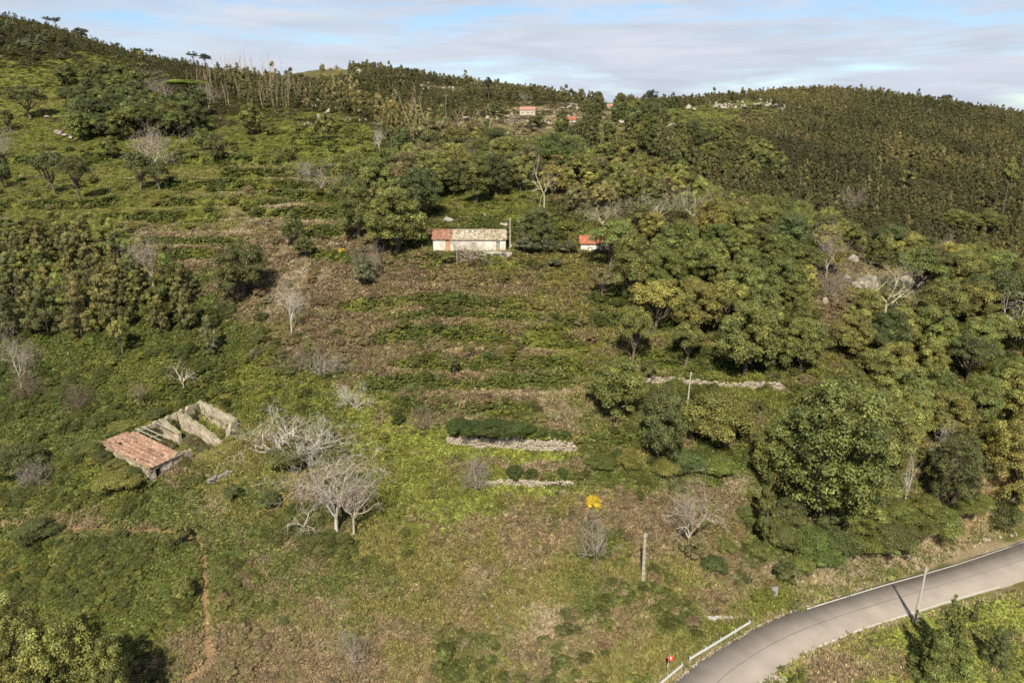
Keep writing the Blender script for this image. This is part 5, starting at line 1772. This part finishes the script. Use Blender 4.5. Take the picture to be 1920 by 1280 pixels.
nd = 0
for poly, n_, hs, lab, grp in (([(345, 150), (420, 135), (570, 165), (572, 205), (440, 205), (360, 190)], 100, (6, 12), 'thin bleached dead trunk in the stand by the umbrella pine', 'dead trunks near the umbrella pine'),
                               ([(440, 140), (600, 165), (600, 178), (440, 158)], 26, (9, 15), 'tall thin dead trunk sticking up into the sky from the stand', 'dead trunks against the sky'),
                               ([(490, 165), (620, 186), (640, 200), (490, 206)], 46, (7, 12), 'thin tan dead trunk at the spur end of the dead trunk stand', 'dead trunks at the spur end of the stand'),
                               ([(730, 232), (800, 255), (890, 285), (985, 305), (975, 330), (880, 310), (760, 275)], 96, (11, 18), 'thin bleached dead trunk on the crest in front of the stony valley', 'dead trunks on the crest before the valley'),
                               ([(1040, 275), (1170, 265), (1180, 290), (1050, 300)], 14, (7, 11), 'thin pale dead stem among the dark valley trees', 'dead stems in the valley')):
    pp = spread([poly], [], 225, 470, 1.2, 30000, rd_)
    for q in pp[:n_]:
        dead(q, rd_.uniform(*hs), lab, grp)
for (u, vb, vt, lab) in ((782, 238, 158, 'tall pale dead trunk rising in front of the far bare hilltop'), (710, 190, 158, 'short double dead trunk at the crest above the white boulders'), (1212, 200, 160, 'thin dead trunk on the far skyline beside the round dark tree'),
                         (1500, 365, 330, 'pale dead stem leaning in the lower far wood'), (1566, 352, 318, 'pair-like pale dead stem in the middle of the far wood'), (1648, 350, 322, 'short pale dead stem in the far wood near the bright layered pine'), (857, 240, 205, 'dead trunk near the dark valley tree')):
    p_ = hit(u, vb)
    dead(p_, (ray(u, vt)[1] - ray(u, vb)[1]) * p_[1], lab, None)
    
for o in bpy.data.objects:
    if o.name.startswith('dead_trunk') and o.get('group') is None and 'group' in o.keys():
        del o['group']

# ------------------------------------------------------------------ roofs of pantiles
M_TILE, N, Lk, out = mat('clay_tile')
p = pbsdf(N, Lk, out, 0.85, 0.15)
t = N.new('ShaderNodeAttribute')
t.attribute_name = 'tint'
f = nnoise(N, Lk, 3.0, 6, 0.7)
Lk.new(nmul(N, Lk, t.outputs['Color'], nmath(N, Lk, 'ADD', nmath(N, Lk, 'MULTIPLY', f, 1.0), 0.5)), p.inputs['Base Color'])


def tiled(name, width, run, rise, colf, parent, origin, ax, ay, tw=0.24, tl=0.40, rng=None, sag=0.0, skip=0.0, missing=()):
    """rows of half-round tiles up a slope: width along ax, run along ay, rising"""
    rng = rng or np.random.default_rng(5)
    sl = math.hypot(run, rise)
    cosr, sinr = run / sl, rise / sl
    nr, nc = max(1, int(sl / tl)), max(1, int(width / tw))
    V, Q, T = [], [], []
    ang = np.linspace(0, math.pi, 5)
    for r_ in range(nr):
        for c_ in range(nc):
            if rng.random() < skip or any(abs(c_ / nc - mu) < du and abs(r_ / nr - mv) < dv for mu, mv, du, dv in missing):
                continue
            tone = colf(rng, c_ / nc, r_ / nr)
            jx, jz, ja = rng.normal(0, .012), rng.normal(0, .010), rng.normal(0, .03)
            base = len(V)
            for e_, (s_, rad) in enumerate(((r_ * tl - 0.06, tw * .56), ((r_ + 1) * tl + 0.02, tw * .47))):
                for a_ in ang:
                    x = (c_ + .5) * tw + jx + math.cos(a_) * rad + ja * (s_ - r_ * tl)
                    n_ = math.sin(a_) * rad * 0.75 + jz + (0.035 if e_ == 0 else 0.0)
                    sg = -sag * math.sin(math.pi * x / width) * math.sin(math.pi * s_ / sl)
                    V.append((x, s_ * cosr - n_ * sinr, s_ * sinr + n_ * cosr + sg))
                    T.append(tone)
            for k in range(4):
                Q.append((base + k + 1, base + k, base + 5 + k, base + 6 + k))
            # the front lip gives each tile its thickness
            Q.append((base, base + 1, base + 3, base + 4))
    V = np.array(V)
    X, Y_ = np.array(ax), np.array(ay)
    W_ = V[:, :1] * X + V[:, 1:2] * Y_ + V[:, 2:3] * [0, 0, 1.0]
    me = mesh_np(name, W_, Q, None, [M_TILE], np.array(T))
    return put(name, me, parent, origin, kind='stuff')


def terracotta(rng, a_, b_):
    k = math.exp(rng.normal(0, .16))
    return np.array([.165, .090, .060]) * k * (1 + (rng.random() < .12) * .6)


def old_tile(rng, a_, b_):
    k = math.exp(rng.normal(0, .13)) * (1 + .16 * math.sin(a_ * 61) * math.sin(a_ * 23 + 1))
    c = np.array([.180, .112, .080]) if rng.random() < .80 else np.array([.25, .175, .13])
    c = c * (1 - .35 * (vnoise(np.array(a_ * 9.), np.array(b_ * 5.), 3) > .68))
    if rng.random() < .08:
        c = np.array([.16, .10, .075])
    return c * k


def lichen_tile(rng, a_, b_):
    k = math.exp(rng.normal(0, .25))
    c = np.array([.235, .20, .158]) if rng.random() < .88 else np.array([.15, .13, .09])
    if a_ > 0.45 and rng.random() < 0.22:
        c = np.array([.14, .125, .07])
    return c * k


def pinkish(rng, a_, b_):
    return np.array([.27, .145, .115]) * math.exp(rng.normal(0, .1))


# ------------------------------------------------------------------ farmhouse
M_WASH = solid('flaking_whitewash', [(0.34, (.15, .12, .09)), (0.43, (.30, .272, .235)), (0.52, (.41, .39, .36)), (0.8, (.46, .445, .42))], 0.75, 0.9, 0.35, 0.02, 5)
M_DOOR = solid('brown_door', [(0.3, (.26, .125, .06)), (0.7, (.36, .19, .10))], 3, 0.7, 0.2, 0.01)
M_GREYWOOD = solid('grey_wood', [(0.3, (.10, .09, .08)), (0.7, (.25, .232, .208))], 2.5, 0.9, 0.4, 0.01, 14)
M_DARK = solid('painted_inside_shade', [(0.3, (.012, .010, .009)), (0.7, (.03, .026, .022))], 2, 0.95, 0.1, 0.01)  # near-black colour stands in for the unlit inside of openings
M_FRAME = solid('pale_frame', [(0.3, (.42, .36, .28)), (0.7, (.60, .54, .46))], 3, 0.8, 0.2, 0.01)
M_CONC = solid('pale_concrete', [(0.3, (.17, .16, .14)), (0.55, (.28, .265, .24)), (0.75, (.36, .34, .315))], 1.4, 0.9, 0.35, 0.01, 12)


def gable_house(name, label, loc, L, D, hw, rise, walls, roof_bits, openings=(), over=0.25):
    """rubble house: walls with real openings, a pitched roof in tile bits"""
    o = thing(name, label, 'house', loc)
    bm = bmesh.new()
    th = 0.45
    # front wall in pieces round the openings (x0, x1, z0, z1)
    xs = sorted({0.0, L} | {v_ for q in openings for v_ in q[:2]})
    for x0, x1 in zip(xs[:-1], xs[1:]):
        op = [q for q in openings if q[0] <= x0 + 1e-6 and q[1] >= x1 - 1e-6]
        if not op:
            bx(bm, x0, x1, 0, th, -0.6, hw)
        else:
            q = op[0]
            if q[2] > 0:
                bx(bm, x0, x1, 0, th, -0.6, q[2])
            bx(bm, x0, x1, 0, th, q[3], hw)
    bx(bm, 0, L, D - th, D, -0.6, hw)
    for x0 in (0, L - th):
        v = [bm.verts.new(c) for c in ((x0, th, -.6), (x0, D - th, -.6), (x0, D - th, hw), (x0, D / 2, hw + rise - 0.12), (x0, th, hw))]
        v2 = [bm.verts.new((c.co.x + th, c.co.y, c.co.z)) for c in v]
        bm.faces.new(v)
        bm.faces.new(v2[::-1])
        for i in range(5):
            bm.faces.new((v[i], v2[i], v2[(i + 1) % 5], v[(i + 1) % 5]))
    done(bm, 'wall', walls, o)
    for (x0, x1, colf, dz) in roof_bits:
        r1 = tiled('roof', x1 - x0 + (over if x0 == 0 else 0) + (over if x1 == L else 0), D / 2 + over, rise + over * rise / (D / 2), colf, o,
                   (x0 - (over if x0 == 0 else 0), -over, hw - over * rise / (D / 2) + 0.06 + dz), (1, 0, 0), (0, 1, 0), sag=0.08)
        tiled('roof', x1 - x0 + 2 * over, D / 2 + over, rise + over * rise / (D / 2), colf, o, (x1 + over, D + over, hw - over * rise / (D / 2) + 0.06 + dz), (-1, 0, 0), (0, -1, 0))
        bm = bmesh.new()
        tube(bm, (x0 - .1, D / 2, hw + rise + 0.10 + dz), (x1 + .1, D / 2, hw + rise + 0.08 + dz), 0.13, 0.13, 7)
        done(bm, 'ridge', M_TILE, r1, tuple(-Vector(r1.location)))
        mr = r1.children[0].data
        ca_ = mr.color_attributes.new('tint', 'FLOAT_COLOR', 'POINT')
        c = colf(np.random.default_rng(2), .2, .2)
        ca_.data.foreach_set('color', np.tile([*c, 1.0], len(mr.vertices)).astype(np.float32))
    return o


Lh = hx1 - hx0 - 0.3
HX = hx0 + 0.1
hz = HOUSE_Z
dxa = (840 - 812) / 138 * Lh
hs_ = gable_house('farmhouse', 'long low white farmhouse with flaking walls, half its tiled roof bleached grey', (HX, HOUSE_Y + 0.3, hz), Lh, 5.6, 2.25, 1.45, M_WASH,
                  [(0.0, 3.7, terracotta, 0.06), (3.7, Lh, lichen_tile, 0.0)],
                  [(dxa - .48, dxa + .48, 0, 1.95), (Lh - 1.95, Lh - 1.15, 0, 1.85), (7.8, 8.5, 0.8, 1.6)])
bm = bmesh.new()
bx(bm, dxa - .44, dxa + .44, .10, .16, 0.0, 1.92)
dr = done(bm, 'door', M_DOOR, hs_, label='red-brown plank door')
bm = bmesh.new()
bx(bm, dxa + .25, dxa + .31, .06, .10, .95, 1.05)
done(bm, 'handle', M_GREYWOOD, dr)
bm = bmesh.new()
bx(bm, Lh - 1.90, Lh - 1.20, .22, .28, 0.0, 1.80)
dr = done(bm, 'door', M_GREYWOOD, hs_, label='dark weathered door in a pale frame')
bm = bmesh.new()
for x0, x1, z0, z1 in ((-2.05, -1.95, 0, 1.95), (-1.15, -1.05, 0, 1.95), (-1.95, -1.15, 1.85, 1.95)):
    bx(bm, Lh + x0, Lh + x1, -.04, .10, z0, z1)
done(bm, 'frame', M_FRAME, dr)
bm = bmesh.new()
bx(bm, 7.82, 8.48, .14, .18, .8, 1.6)
wi = done(bm, 'window', M_GREYWOOD, hs_)
bm = bmesh.new()
for x0, x1, z0, z1 in ((7.78, 7.84, .8, 1.6), (8.46, 8.52, .8, 1.6), (8.12, 8.18, .82, 1.58)):
    bx(bm, x0, x1, .08, .12, z0, z1)
done(bm, 'frame', M_FRAME, wi)
# ledge in front of the house
w = np.array([hit(905, 476), hit(960, 480)])
bm = bmesh.new()
vsl = Vector((w[1] - w[0])[:3])
bx(bm, 0, math.hypot(vsl.x, vsl.y), -0.25, 0.25, -0.4, 0.55)
o = done(bm, 'terrace_ledge', M_CONC, None, tuple(w[0]), label='low pale concrete ledge in front of the farmhouse dark door', category='ledge')
o.rotation_euler = (0, -math.atan2(vsl.z, math.hypot(vsl.x, vsl.y)) * .5, math.atan2(vsl.y, vsl.x))
for a_, b_, lab in (((740, 0), 0, None),):
    pass

# red-roofed hut
p_ = hit(1109, 472)
ht = gable_house('hut', 'small hut with a bright red tiled roof and pale wall beside the wood', (p_[0] - 2.2, p_[1] + 0.2, p_[2] + 0.15), 4.5, 3.8, 1.55, 1.15, M_WASH, [(0.0, 4.5, lambda r_, a_, b_: np.array([.235, .085, .052]) * math.exp(r_.normal(0, .14)), 0.0)],
                 [(3.2, 3.9, 0, 1.4)])
bm = bmesh.new()
bx(bm, 3.22, 3.88, .12, .18, 0, 1.38)
done(bm, 'door', M_CONC, ht)

# far houses
M_FARWALL = solid('far_white_wall', [(0.3, (.20, .17, .14)), (0.6, (.32, .29, .26))], 0.6, 0.9, 0.2, 0.02, 4)
for (u, v, L, D, hw, rise, colf, lab, wins) in (
        (989, 216, 9.6, 6.0, 2.7, 1.7, pinkish, 'white house with a faded pink roof in the stony far valley', ((1.5, 2.3), (4.6, 5.5), (7.2, 8.0))),
        (1072, 231, 4.9, 4.6, 1.5, 1.8, lambda r_, a_, b_: np.array([.22, .085, .055]) * math.exp(r_.normal(0, .1)), 'little house with a bright red roof among dark valley trees', ((2.0, 2.8),)),
        (1146, 205, 5.6, 4.5, 1.6, 1.2, pinkish, 'tiny far house with pinkish roof just under the dip of the skyline', ((2.0, 2.8),))):
    p_ = hit(u, v)
    o = gable_house('far_house', lab, (p_[0] - L / 2, p_[1], ground(p_[0], p_[1]) + 0.4), L, D, hw, rise, M_FARWALL, [(0.0, L, colf, 0.0)], [(a_, b_, 0.6, 1.4) for a_, b_ in wins])
    for a_, b_ in wins:
        bm = bmesh.new()
        bx(bm, a_ + .02, b_ - .02, .2, .26, .6, 1.4)
        wn_ = done(bm, 'window', M_DARK, o)
        bm = bmesh.new()
        bx(bm, (a_ + b_) / 2 - .04, (a_ + b_) / 2 + .04, .14, .2, .62, 1.38)
        done(bm, 'frame', M_FRAME, wn_)
p_ = hit(357, 252)
bm = bmesh.new()
bx(bm, -.9, .9, -.5, .5, -.4, 3.0)
bx(bm, -1.0, 1.0, -.6, .6, 3.0, 3.2)
bmesh.ops.bevel(bm, geom=bm.edges[:], offset=.06, segments=1)
done(bm, 'stone_pillar', M_CONC, None, tuple(p_), label='pale ruin pillar standing at the end of the upper grove', category='pillar')

# ------------------------------------------------------------------ ruin
M_RUIN = solid('ruin_plaster', [(0.32, (.07, .058, .045)), (0.42, (.14, .118, .09)), (0.52, (.24, .207, .163)), (0.72, (.33, .295, .24))], 0.9, 0.92, 0.6, 0.05, 6)
nt_ = M_RUIN.node_tree
N, Lk = nt_.nodes, nt_.links
pb_ = [x for x in N if x.type == 'BSDF_PRINCIPLED'][0]
old_ = pb_.inputs['Base Color'].links[0].from_socket
sx = N.new('ShaderNodeSeparateXYZ')
Lk.new(N.new('ShaderNodeNewGeometry').outputs['True Normal'], sx.inputs[0])
mo = N.new('ShaderNodeMix')
mo.data_type = 'RGBA'
Lk.new(nmath(N, Lk, 'MULTIPLY', nmath(N, Lk, 'GREATER_THAN', sx.outputs[2], 0.6), nnoise(N, Lk, 1.7, 4, .6), True), mo.inputs['Factor'])
Lk.new(old_, mo.inputs['A'])
mo.inputs['B'].default_value = (.075, .085, .022, 1)
Lk.new(mo.outputs['Result'], pb_.inputs['Base Color'])
ruin = thing('ruin', 'roofless stone ruin overgrown inside, one wing still under a pale red tiled roof', 'ruin', (RO[0], RO[1], ZE))


def rl(a_, b_, z=0.0):
    q = ra * a_ + rb * b_
    return (q[0], q[1], z)


def ruin_wall(p0, p1, prof, low=-4.2, th=0.5, seed=1, op=None, name='wall', m_=None, parent=None):
    """rubble wall between two plan points with a ragged top; op = (start, end, height) of a doorway"""
    rng = np.random.default_rng(seed)
    L = math.hypot(p1[0] - p0[0], p1[1] - p0[1])
    n_ = max(4, int(L / 0.35))
    bm = bmesh.new()
    d = np.array([p1[0] - p0[0], p1[1] - p0[1]]) / L
    nn = np.array([-d[1], d[0]])
    zs = 7
    ring = []
    for i in range(n_ + 1):
        s_ = i / n_
        top = np.interp(s_, np.linspace(0, 1, len(prof)), prof) + rng.normal(0, .10) - (.35 if rng.random() < .07 else 0)
        col = []
        for side in (-1, 1):
            cc = []
            for k in range(zs + 1):
                z = low + (top - low) * k / zs
                ab = np.array(p0) + d * s_ * L + nn * side * (th / 2 + rng.normal(0, .045))
                cc.append(bm.verts.new(rl(ab[0], ab[1], z)))
            col.append(cc)
        ring.append(col)
    for i in range(n_):
        s0, s1 = i / n_ * L, (i + 1) / n_ * L
        for k in range(zs):
            zc = low + (prof[0] - low) * (k + .5) / zs
            hole = op and s0 >= op[0] - .05 and s1 <= op[1] + .05 and zc < op[2]
            if hole:
                continue
            bm.faces.new((ring[i][0][k], ring[i + 1][0][k], ring[i + 1][0][k + 1], ring[i][0][k + 1]))
            bm.faces.new((ring[i + 1][1][k], ring[i][1][k], ring[i][1][k + 1], ring[i + 1][1][k + 1]))
        bm.faces.new((ring[i][0][zs], ring[i + 1][0][zs], ring[i + 1][1][zs], ring[i][1][zs]))
    for i in (0, n_):
        for k in range(zs):
            bm.faces.new((ring[i][0][k], ring[i][0][k + 1], ring[i][1][k + 1], ring[i][1][k]))
    return done(bm, name, m_ or M_RUIN, parent or ruin)


ruin_wall((-.1, 0.25), (16.6, 0.25), [-.1, -.2, -.3, -.25, -.15, -.05, .1, .25, .3, .45, .6], seed=1)
ruin_wall((16.4, .5), (16.4, 8.6), [.6, .45, .2, -.05, -.35, -.7], seed=2)
ruin_wall((12.4, .5), (12.4, 10.2), [.27, .2, -.1, -.5, -.75, -1.1, -1.5, -1.9, -2.2, -2.4], seed=3)
ruin_wall((9.4, .5), (9.4, 4.6), [.2, .0, -.3, -.7, -1.3], seed=4)
ruin_wall((14.6, 8.4), (16.2, 8.4), [-1.9, -1.0, -.8], seed=5)
ruin_wall((13.2, 10.0), (14.8, 9.0), [-2.4, -1.6], seed=9)
ruin_wall((0.05, .5), (0.05, 10.6), [-.2, -.5, -.9, -1.3], seed=6)
ruin_wall((-.15, 10.9), (6.6, 10.9), [-1.35, -1.25, -1.15, -1.1, -1.0, -.9, -1.0, -1.3], seed=7, op=(1.0, 2.0, -1.75), low=-3.9, m_=M_RUIN)
ruin_wall((4.7, .5), (4.7, 10.6), [-.1, -.5, -.7, -.95, -1.2], seed=8)
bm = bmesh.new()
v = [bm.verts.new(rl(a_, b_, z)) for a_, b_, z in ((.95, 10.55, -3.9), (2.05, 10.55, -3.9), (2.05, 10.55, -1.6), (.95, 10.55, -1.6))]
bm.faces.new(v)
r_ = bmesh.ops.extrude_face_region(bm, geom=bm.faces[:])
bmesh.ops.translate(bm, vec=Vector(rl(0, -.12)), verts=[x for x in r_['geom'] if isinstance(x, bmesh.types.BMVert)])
done(bm, 'door', M_DARK, ruin, label='near-black panel painted as the shade inside the empty doorway of the tiled wing')  # no door leaf: a black sheet painted for the shade within
tiled('roof', 5.1, 11.2, 1.25, old_tile, ruin, rl(5.0, 11.25, -1.2), (-ra[0], -ra[1], 0), (-rb[0], -rb[1], 0), tw=0.25, tl=0.36, rng=np.random.default_rng(8), sag=0.22, skip=0.01, missing=((.62, .78, .05, .03), (.05, .95, .06, .04)))
for (a0, b0, z0, a1, b1, z1) in ((5.4, .3, .15, 5.5, 6.0, -.5), (6.3, .3, .15, 6.4, 6.6, -.5), (8.3, .4, .2, 8.2, 4.2, -.3), (5.0, 4.2, -.25, 7.0, 4.8, -.3)):
    bm = bmesh.new()
    tube(bm, rl(a0, b0, z0), rl(a1, b1, z1), .09, .07, 7)
    done(bm, 'beam', M_GREYWOOD, ruin)
for k, (a_, b_, wd, tone) in enumerate(((6.6, 4.4, 4.2, 'brown'), (7.6, 7.6, 4.6, 'olive'), (10.6, 5.6, 3.4, 'brown'), (9.8, 8.8, 4.2, 'brown'), (12.9, 12.0, 3.0, 'olive'), (14.6, 6.9, 2.2, 'olive'), (5.9, 8.6, 3.4, 'olive'), (-1.5, 3.2, 3.4, 'dark'), (-1.6, 6.2, 3.4, 'olive'), (-1.6, 9.2, 3.2, 'dark'), (-1.4, .6, 3.0, 'olive'), (-1.0, -2.0, 4.0, 'dark'), (5.0, -2.2, 4.4, 'olive'), (10.2, -2.2, 4.0, 'dark'))):
    q = RO + ra * a_ + rb * b_
    where_ = 'inside the roofless ruin' if 4.7 < a_ < 16.4 and b_ > 0 and b_ < 10.5 else 'pressing against the outer wall of the ruin'
    lookw = {'brown': 'reddish-brown', 'olive': 'olive', 'dark': 'dark green'}[tone]
    plant_at((q[0], q[1], 0), 1.9 if 4.7 < a_ < 12.4 and 0 < b_ < 10.5 else 1.15 if a_ < 0 else 1.3, wd, 'bush', tone, 'bush', f'{lookw} bramble bush {where_}', 'bush', 'bramble bushes in and round the ruin', px=70, seat=0.3)

# ------------------------------------------------------------------ poles, rail, sign and small road things
M_POLE = solid('pole_concrete', [(0.3, (.20, .185, .16)), (0.7, (.33, .31, .275))], 1.5, 0.9, 0.2, 0.01, 9)
M_STEEL = solid('galvanised_steel', [(0.3, (.30, .31, .31)), (0.7, (.42, .43, .43))], 1.2, 0.45, 0.1, 0.004, 8, 0.5, 0.35)


def pole(u, vb, vt, label, r=0.14, kind='square', arm=True, tilt=(0, 0), at=None):
    p_ = np.array([*at, 0.0]) if at is not None else hit(u, vb)
    z = ground(p_[0], p_[1]) - 0.1
    h = (ray(u, vt)[1] - ray(u, vb)[1]) * p_[1] + 0.1
    o = thing('utility_pole', label, 'pole', (p_[0], p_[1], z))
    o.rotation_euler = (tilt[0], tilt[1], 0.3)
    bm = bmesh.new()
    if kind == 'square':                    # tapered concrete post with recessed panels down its faces
        for x0, x1 in ((-r, -r * .45), (r * .45, r)):
            v0 = bx(bm, x0, x1, -r * .8, r * .8, 0, h)
            for q in v0:
                if q.co.z > 1:
                    q.co.x *= .6
                    q.co.y *= .6
        k = 0.6
        while k < h - .3:
            f_ = 1 - .4 * k / h
            bx(bm, -r * .47 * f_, r * .47 * f_, -r * .6 * f_, r * .6 * f_, k, k + .22)
            k += .75
    else:
        tube(bm, (0, 0, 0), (0, 0, h), r, r * .62, 10)
    done(bm, 'post', M_POLE, o)
    if arm:
        bm = bmesh.new()
        for k in (0.25, 0.5):
            tube(bm, (-r * 1.4, -.05, h - k), (r * 1.6, -.05, h - k), .025, .025, 6)
            tube(bm, (r * 1.6, -.05, h - k - .02), (r * 1.6, -.05, h - k + .13), .04, .03, 6)
        done(bm, 'bracket', M_STEEL, o)
    return o, p_, z, h


pole(1205, 1092, 998, 'leaning concrete utility pole with holes on the brown slope above the road', 0.17, tilt=(0, -0.015))
ro, rp, rz_, rh = pole(1716, 1166, 1063, 'utility pole beside the road, its shadow lying across the asphalt', 0.16, 'round', at=on_plane((1716, 1165)))
bm = bmesh.new()
tube(bm, (-.5, -.1, 0), (-.05, 0, rh * .8), .085, .06, 8)
done(bm, 'strut', M_GREYWOOD, ro)
pole(1288, 767, 697, 'utility pole in front of the long stone wall on the green terrace', 0.13, 'round', tilt=(0, 0.03))
pole(1331, 614, 573, 'white utility pole half hidden among trees above the long stone wall', 0.10, 'round', arm=False)
pole(946, 468, 406, 'utility pole at the dark door end of the farmhouse', 0.13, 'round', at=(hx1 + 0.7, HOUSE_Y + 0.1))
pole(857, 494, 452, 'thin grey post in front of the farmhouse beside the leafless tree', 0.07, 'round', arm=False)

# overhead cable from the roadside pole
c0 = Vector((rp[0], rp[1], rz_ + rh - 0.3))
M_CABLE = solid('cable', [(0.3, (.02, .02, .02)), (0.7, (.04, .04, .04))], 3, 0.6, 0.1, 0.01)
bm = bmesh.new()
pr = None
c1 = Vector((112, 91, 9.4))
for i in range(25):
    f_ = i / 24
    q = c0.lerp(c1, f_)
    q.z -= 4 * 0.9 * f_ * (1 - f_)
    if pr is not None:
        tube(bm, pr, q, .02, .02, 5, False)
    pr = q
done(bm, 'overhead_cable', M_CABLE, None, label='dark overhead cable running from the roadside utility pole along the road', category='cable')


def wbeam(pa, pb, label):
    a_, b_ = Vector((*on_plane(pa, 0.62), 0.0)), Vector((*on_plane(pb, 0.62), 0.0))
    d = (b_ - a_)
    L = d.length
    o = thing('guardrail', label, 'guardrail', (a_.x, a_.y, 0.0), math.atan2(d.y, d.x))
    bm = bmesh.new()
    prof = [(0.0, .80), (.055, .75), (.055, .71), (0.0, .66), (0.0, .60), (.055, .55), (.055, .51), (0.0, .46)]
    n_ = max(2, int(L / 1.0))
    rows = []
    for i in range(n_ + 1):
        rows.append([bm.verts.new((L * i / n_, y, z + .008 * math.sin(i))) for y, z in prof] + [bm.verts.new((L * i / n_, y + .012, z + .008 * math.sin(i))) for y, z in prof])
    for r0, r1 in zip(rows[:-1], rows[1:]):
        for k in range(7):
            bm.faces.new((r0[k], r0[k + 1], r1[k + 1], r1[k]))
            bm.faces.new((r0[8 + k + 1], r0[8 + k], r1[8 + k], r1[8 + k + 1]))
        for k in (0, 7):
            bm.faces.new((r0[k], r1[k], r1[8 + k], r0[8 + k]))
    done(bm, 'rail', M_STEEL, o)
    n_ = max(2, int(round(L / 2.4)) + 1)
    first = None
    for i in range(n_):
        x = .15 + (L - .3) * i / (n_ - 1)
        if first is None:
            bm = bmesh.new()
            bx(bm, -.05, .05, .075, .155, -.5, .90)
            bx(bm, -.07, .07, .068, .075, .5, .76)
            first = done(bm, 'post', M_STEEL, o, (x, 0, 0))
        else:
            c = first.copy()
            COL.objects.link(c)
            c.parent = o
            c.location = (x, 0, 0)
    return o


wbeam((1293, 1235), (1408, 1165), 'longer grey steel guardrail along the outside of the road bend')
wbeam((1225, 1292), (1281, 1245), 'shorter grey steel guardrail cut by the lower photo edge')

p_ = hit(1251, 1270)
sg = thing('road_marker', 'small red marker plate with a white mark on a thin post by the guardrail', 'marker', (p_[0], p_[1], ground(p_[0], p_[1])))
hm = (ray(1251, 1228)[1] - ray(1251, 1270)[1]) * p_[1]
bm = bmesh.new()
tube(bm, (0, 0, -.2), (0, 0, hm), .03, .03, 8)
done(bm, 'post', M_STEEL, sg)
bm = bmesh.new()
bx(bm, -.04, .42, -.055, -.035, hm - .62, hm)
bmesh.ops.bevel(bm, geom=[e for e in bm.edges if abs(e.verts[0].co.y - e.verts[1].co.y) > .01], offset=.10, segments=3)
pl_ = done(bm, 'plate', solid('red_plate', [(0.3, (.50, .035, .025)), (0.7, (.62, .06, .04))], 3, .5, .05, .002), sg)
bm = bmesh.new()
bx(bm, .16, .24, -.061, -.057, hm - .42, hm - .12)
done(bm, 'white_mark', solid('white_mark', [(0.3, (.7, .7, .7)), (0.7, (.8, .8, .8))], 3, .5, .05, .002), pl_)

p_ = hit(1451, 1118)
bm = bmesh.new()
bx(bm, -.42, .42, -.12, .12, -.3, 1.25)
bmesh.ops.bevel(bm, geom=bm.edges[:], offset=.03, segments=1)
o = done(bm, 'marker_block', solid('grey_block', [(0.3, (.12, .12, .122)), (0.7, (.19, .19, .192))], 2, .85, .2, .01), None, tuple(p_), label='upright grey concrete block at the foot of the bank above the road', category='block')
o.rotation_euler = (-.1, .08, .3)
w = np.array([hit(1326, 1163), hit(1389, 1160)])
d = Vector(w[1] - w[0])
bm = bmesh.new()
n_ = 9
rr = np.random.default_rng(6)
for i in range(n_):
    f0, f1 = i / n_, (i + 1) / n_
    bx(bm, d.length * f0, d.length * f1 - .02, -.15 + rr.normal(0, .03), .15, -.2, .30 + rr.normal(0, .05))
o = done(bm, 'kerb_wall', M_CONC, None, tuple(w[0] + [0, 0, .15]), label='low broken pale concrete kerb in the grass behind the longer guardrail', category='kerb')
o.rotation_euler = (0, -math.asin(d.z / d.length), math.atan2(d.y, d.x))

# pale track in the wood and the gravel along the outer road edge
tp = [hit(*q) for q in ((1494, 487), (1520, 486), (1545, 483), (1572, 480))]
v, q = [], []
for i, a_ in enumerate(tp):
    for s_ in (-1.3, 1.6):
        v.append((a_[0], a_[1] + s_, ground(a_[0], a_[1] + s_) + 0.16))
for i in range(3):
    q.append((2 * i, 2 * i + 2, 2 * i + 3, 2 * i + 1))
put('track', mesh_np('track', v, q, None, [M_CONC]), kind='structure')

M_GRAVEL = solid('pale_gravel', [(0.3, (.16, .135, .105)), (0.7, (.36, .33, .28))], 4, .9, .3, .02)
rg = np.random.default_rng(12)
V, Q = [], []
cube = np.array([(x, y, w_) for w_ in (-1, 1) for y in (-1, 1) for x in (-1, 1)], float)
fq = np.array([(0, 2, 3, 1), (4, 5, 7, 6), (0, 1, 5, 4), (1, 3, 7, 5), (3, 2, 6, 7), (2, 0, 4, 6)])
for k in range(420):
    i = rg.integers(0, 56)
    b_ = road_f[i] + nrm[i] * rg.normal(0.12, 0.10) + (road_f[i + 1] - road_f[i]) * rg.random()
    s_ = rg.uniform(.02, .08)
    V.append(cube * s_ * rg.uniform(.5, 1, 3) * (1 + rg.normal(0, .15, (8, 3))) + [b_[0], b_[1], .03 + s_ * .3])
    Q.append(fq + 8 * k)
put('gravel', mesh_np('gravel', np.concatenate(V), np.concatenate(Q), None, [M_GRAVEL]), kind='stuff', label='pale gravel crumbs along the outer edge of the road bend')

for o in bpy.data.objects:
    if o.get('label') and len(o['label'].split()) > 16:
        o['label'] = ' '.join(w_ for w_ in o['label'].split() if w_ not in ('mid-sized', 'the', 'slender'))
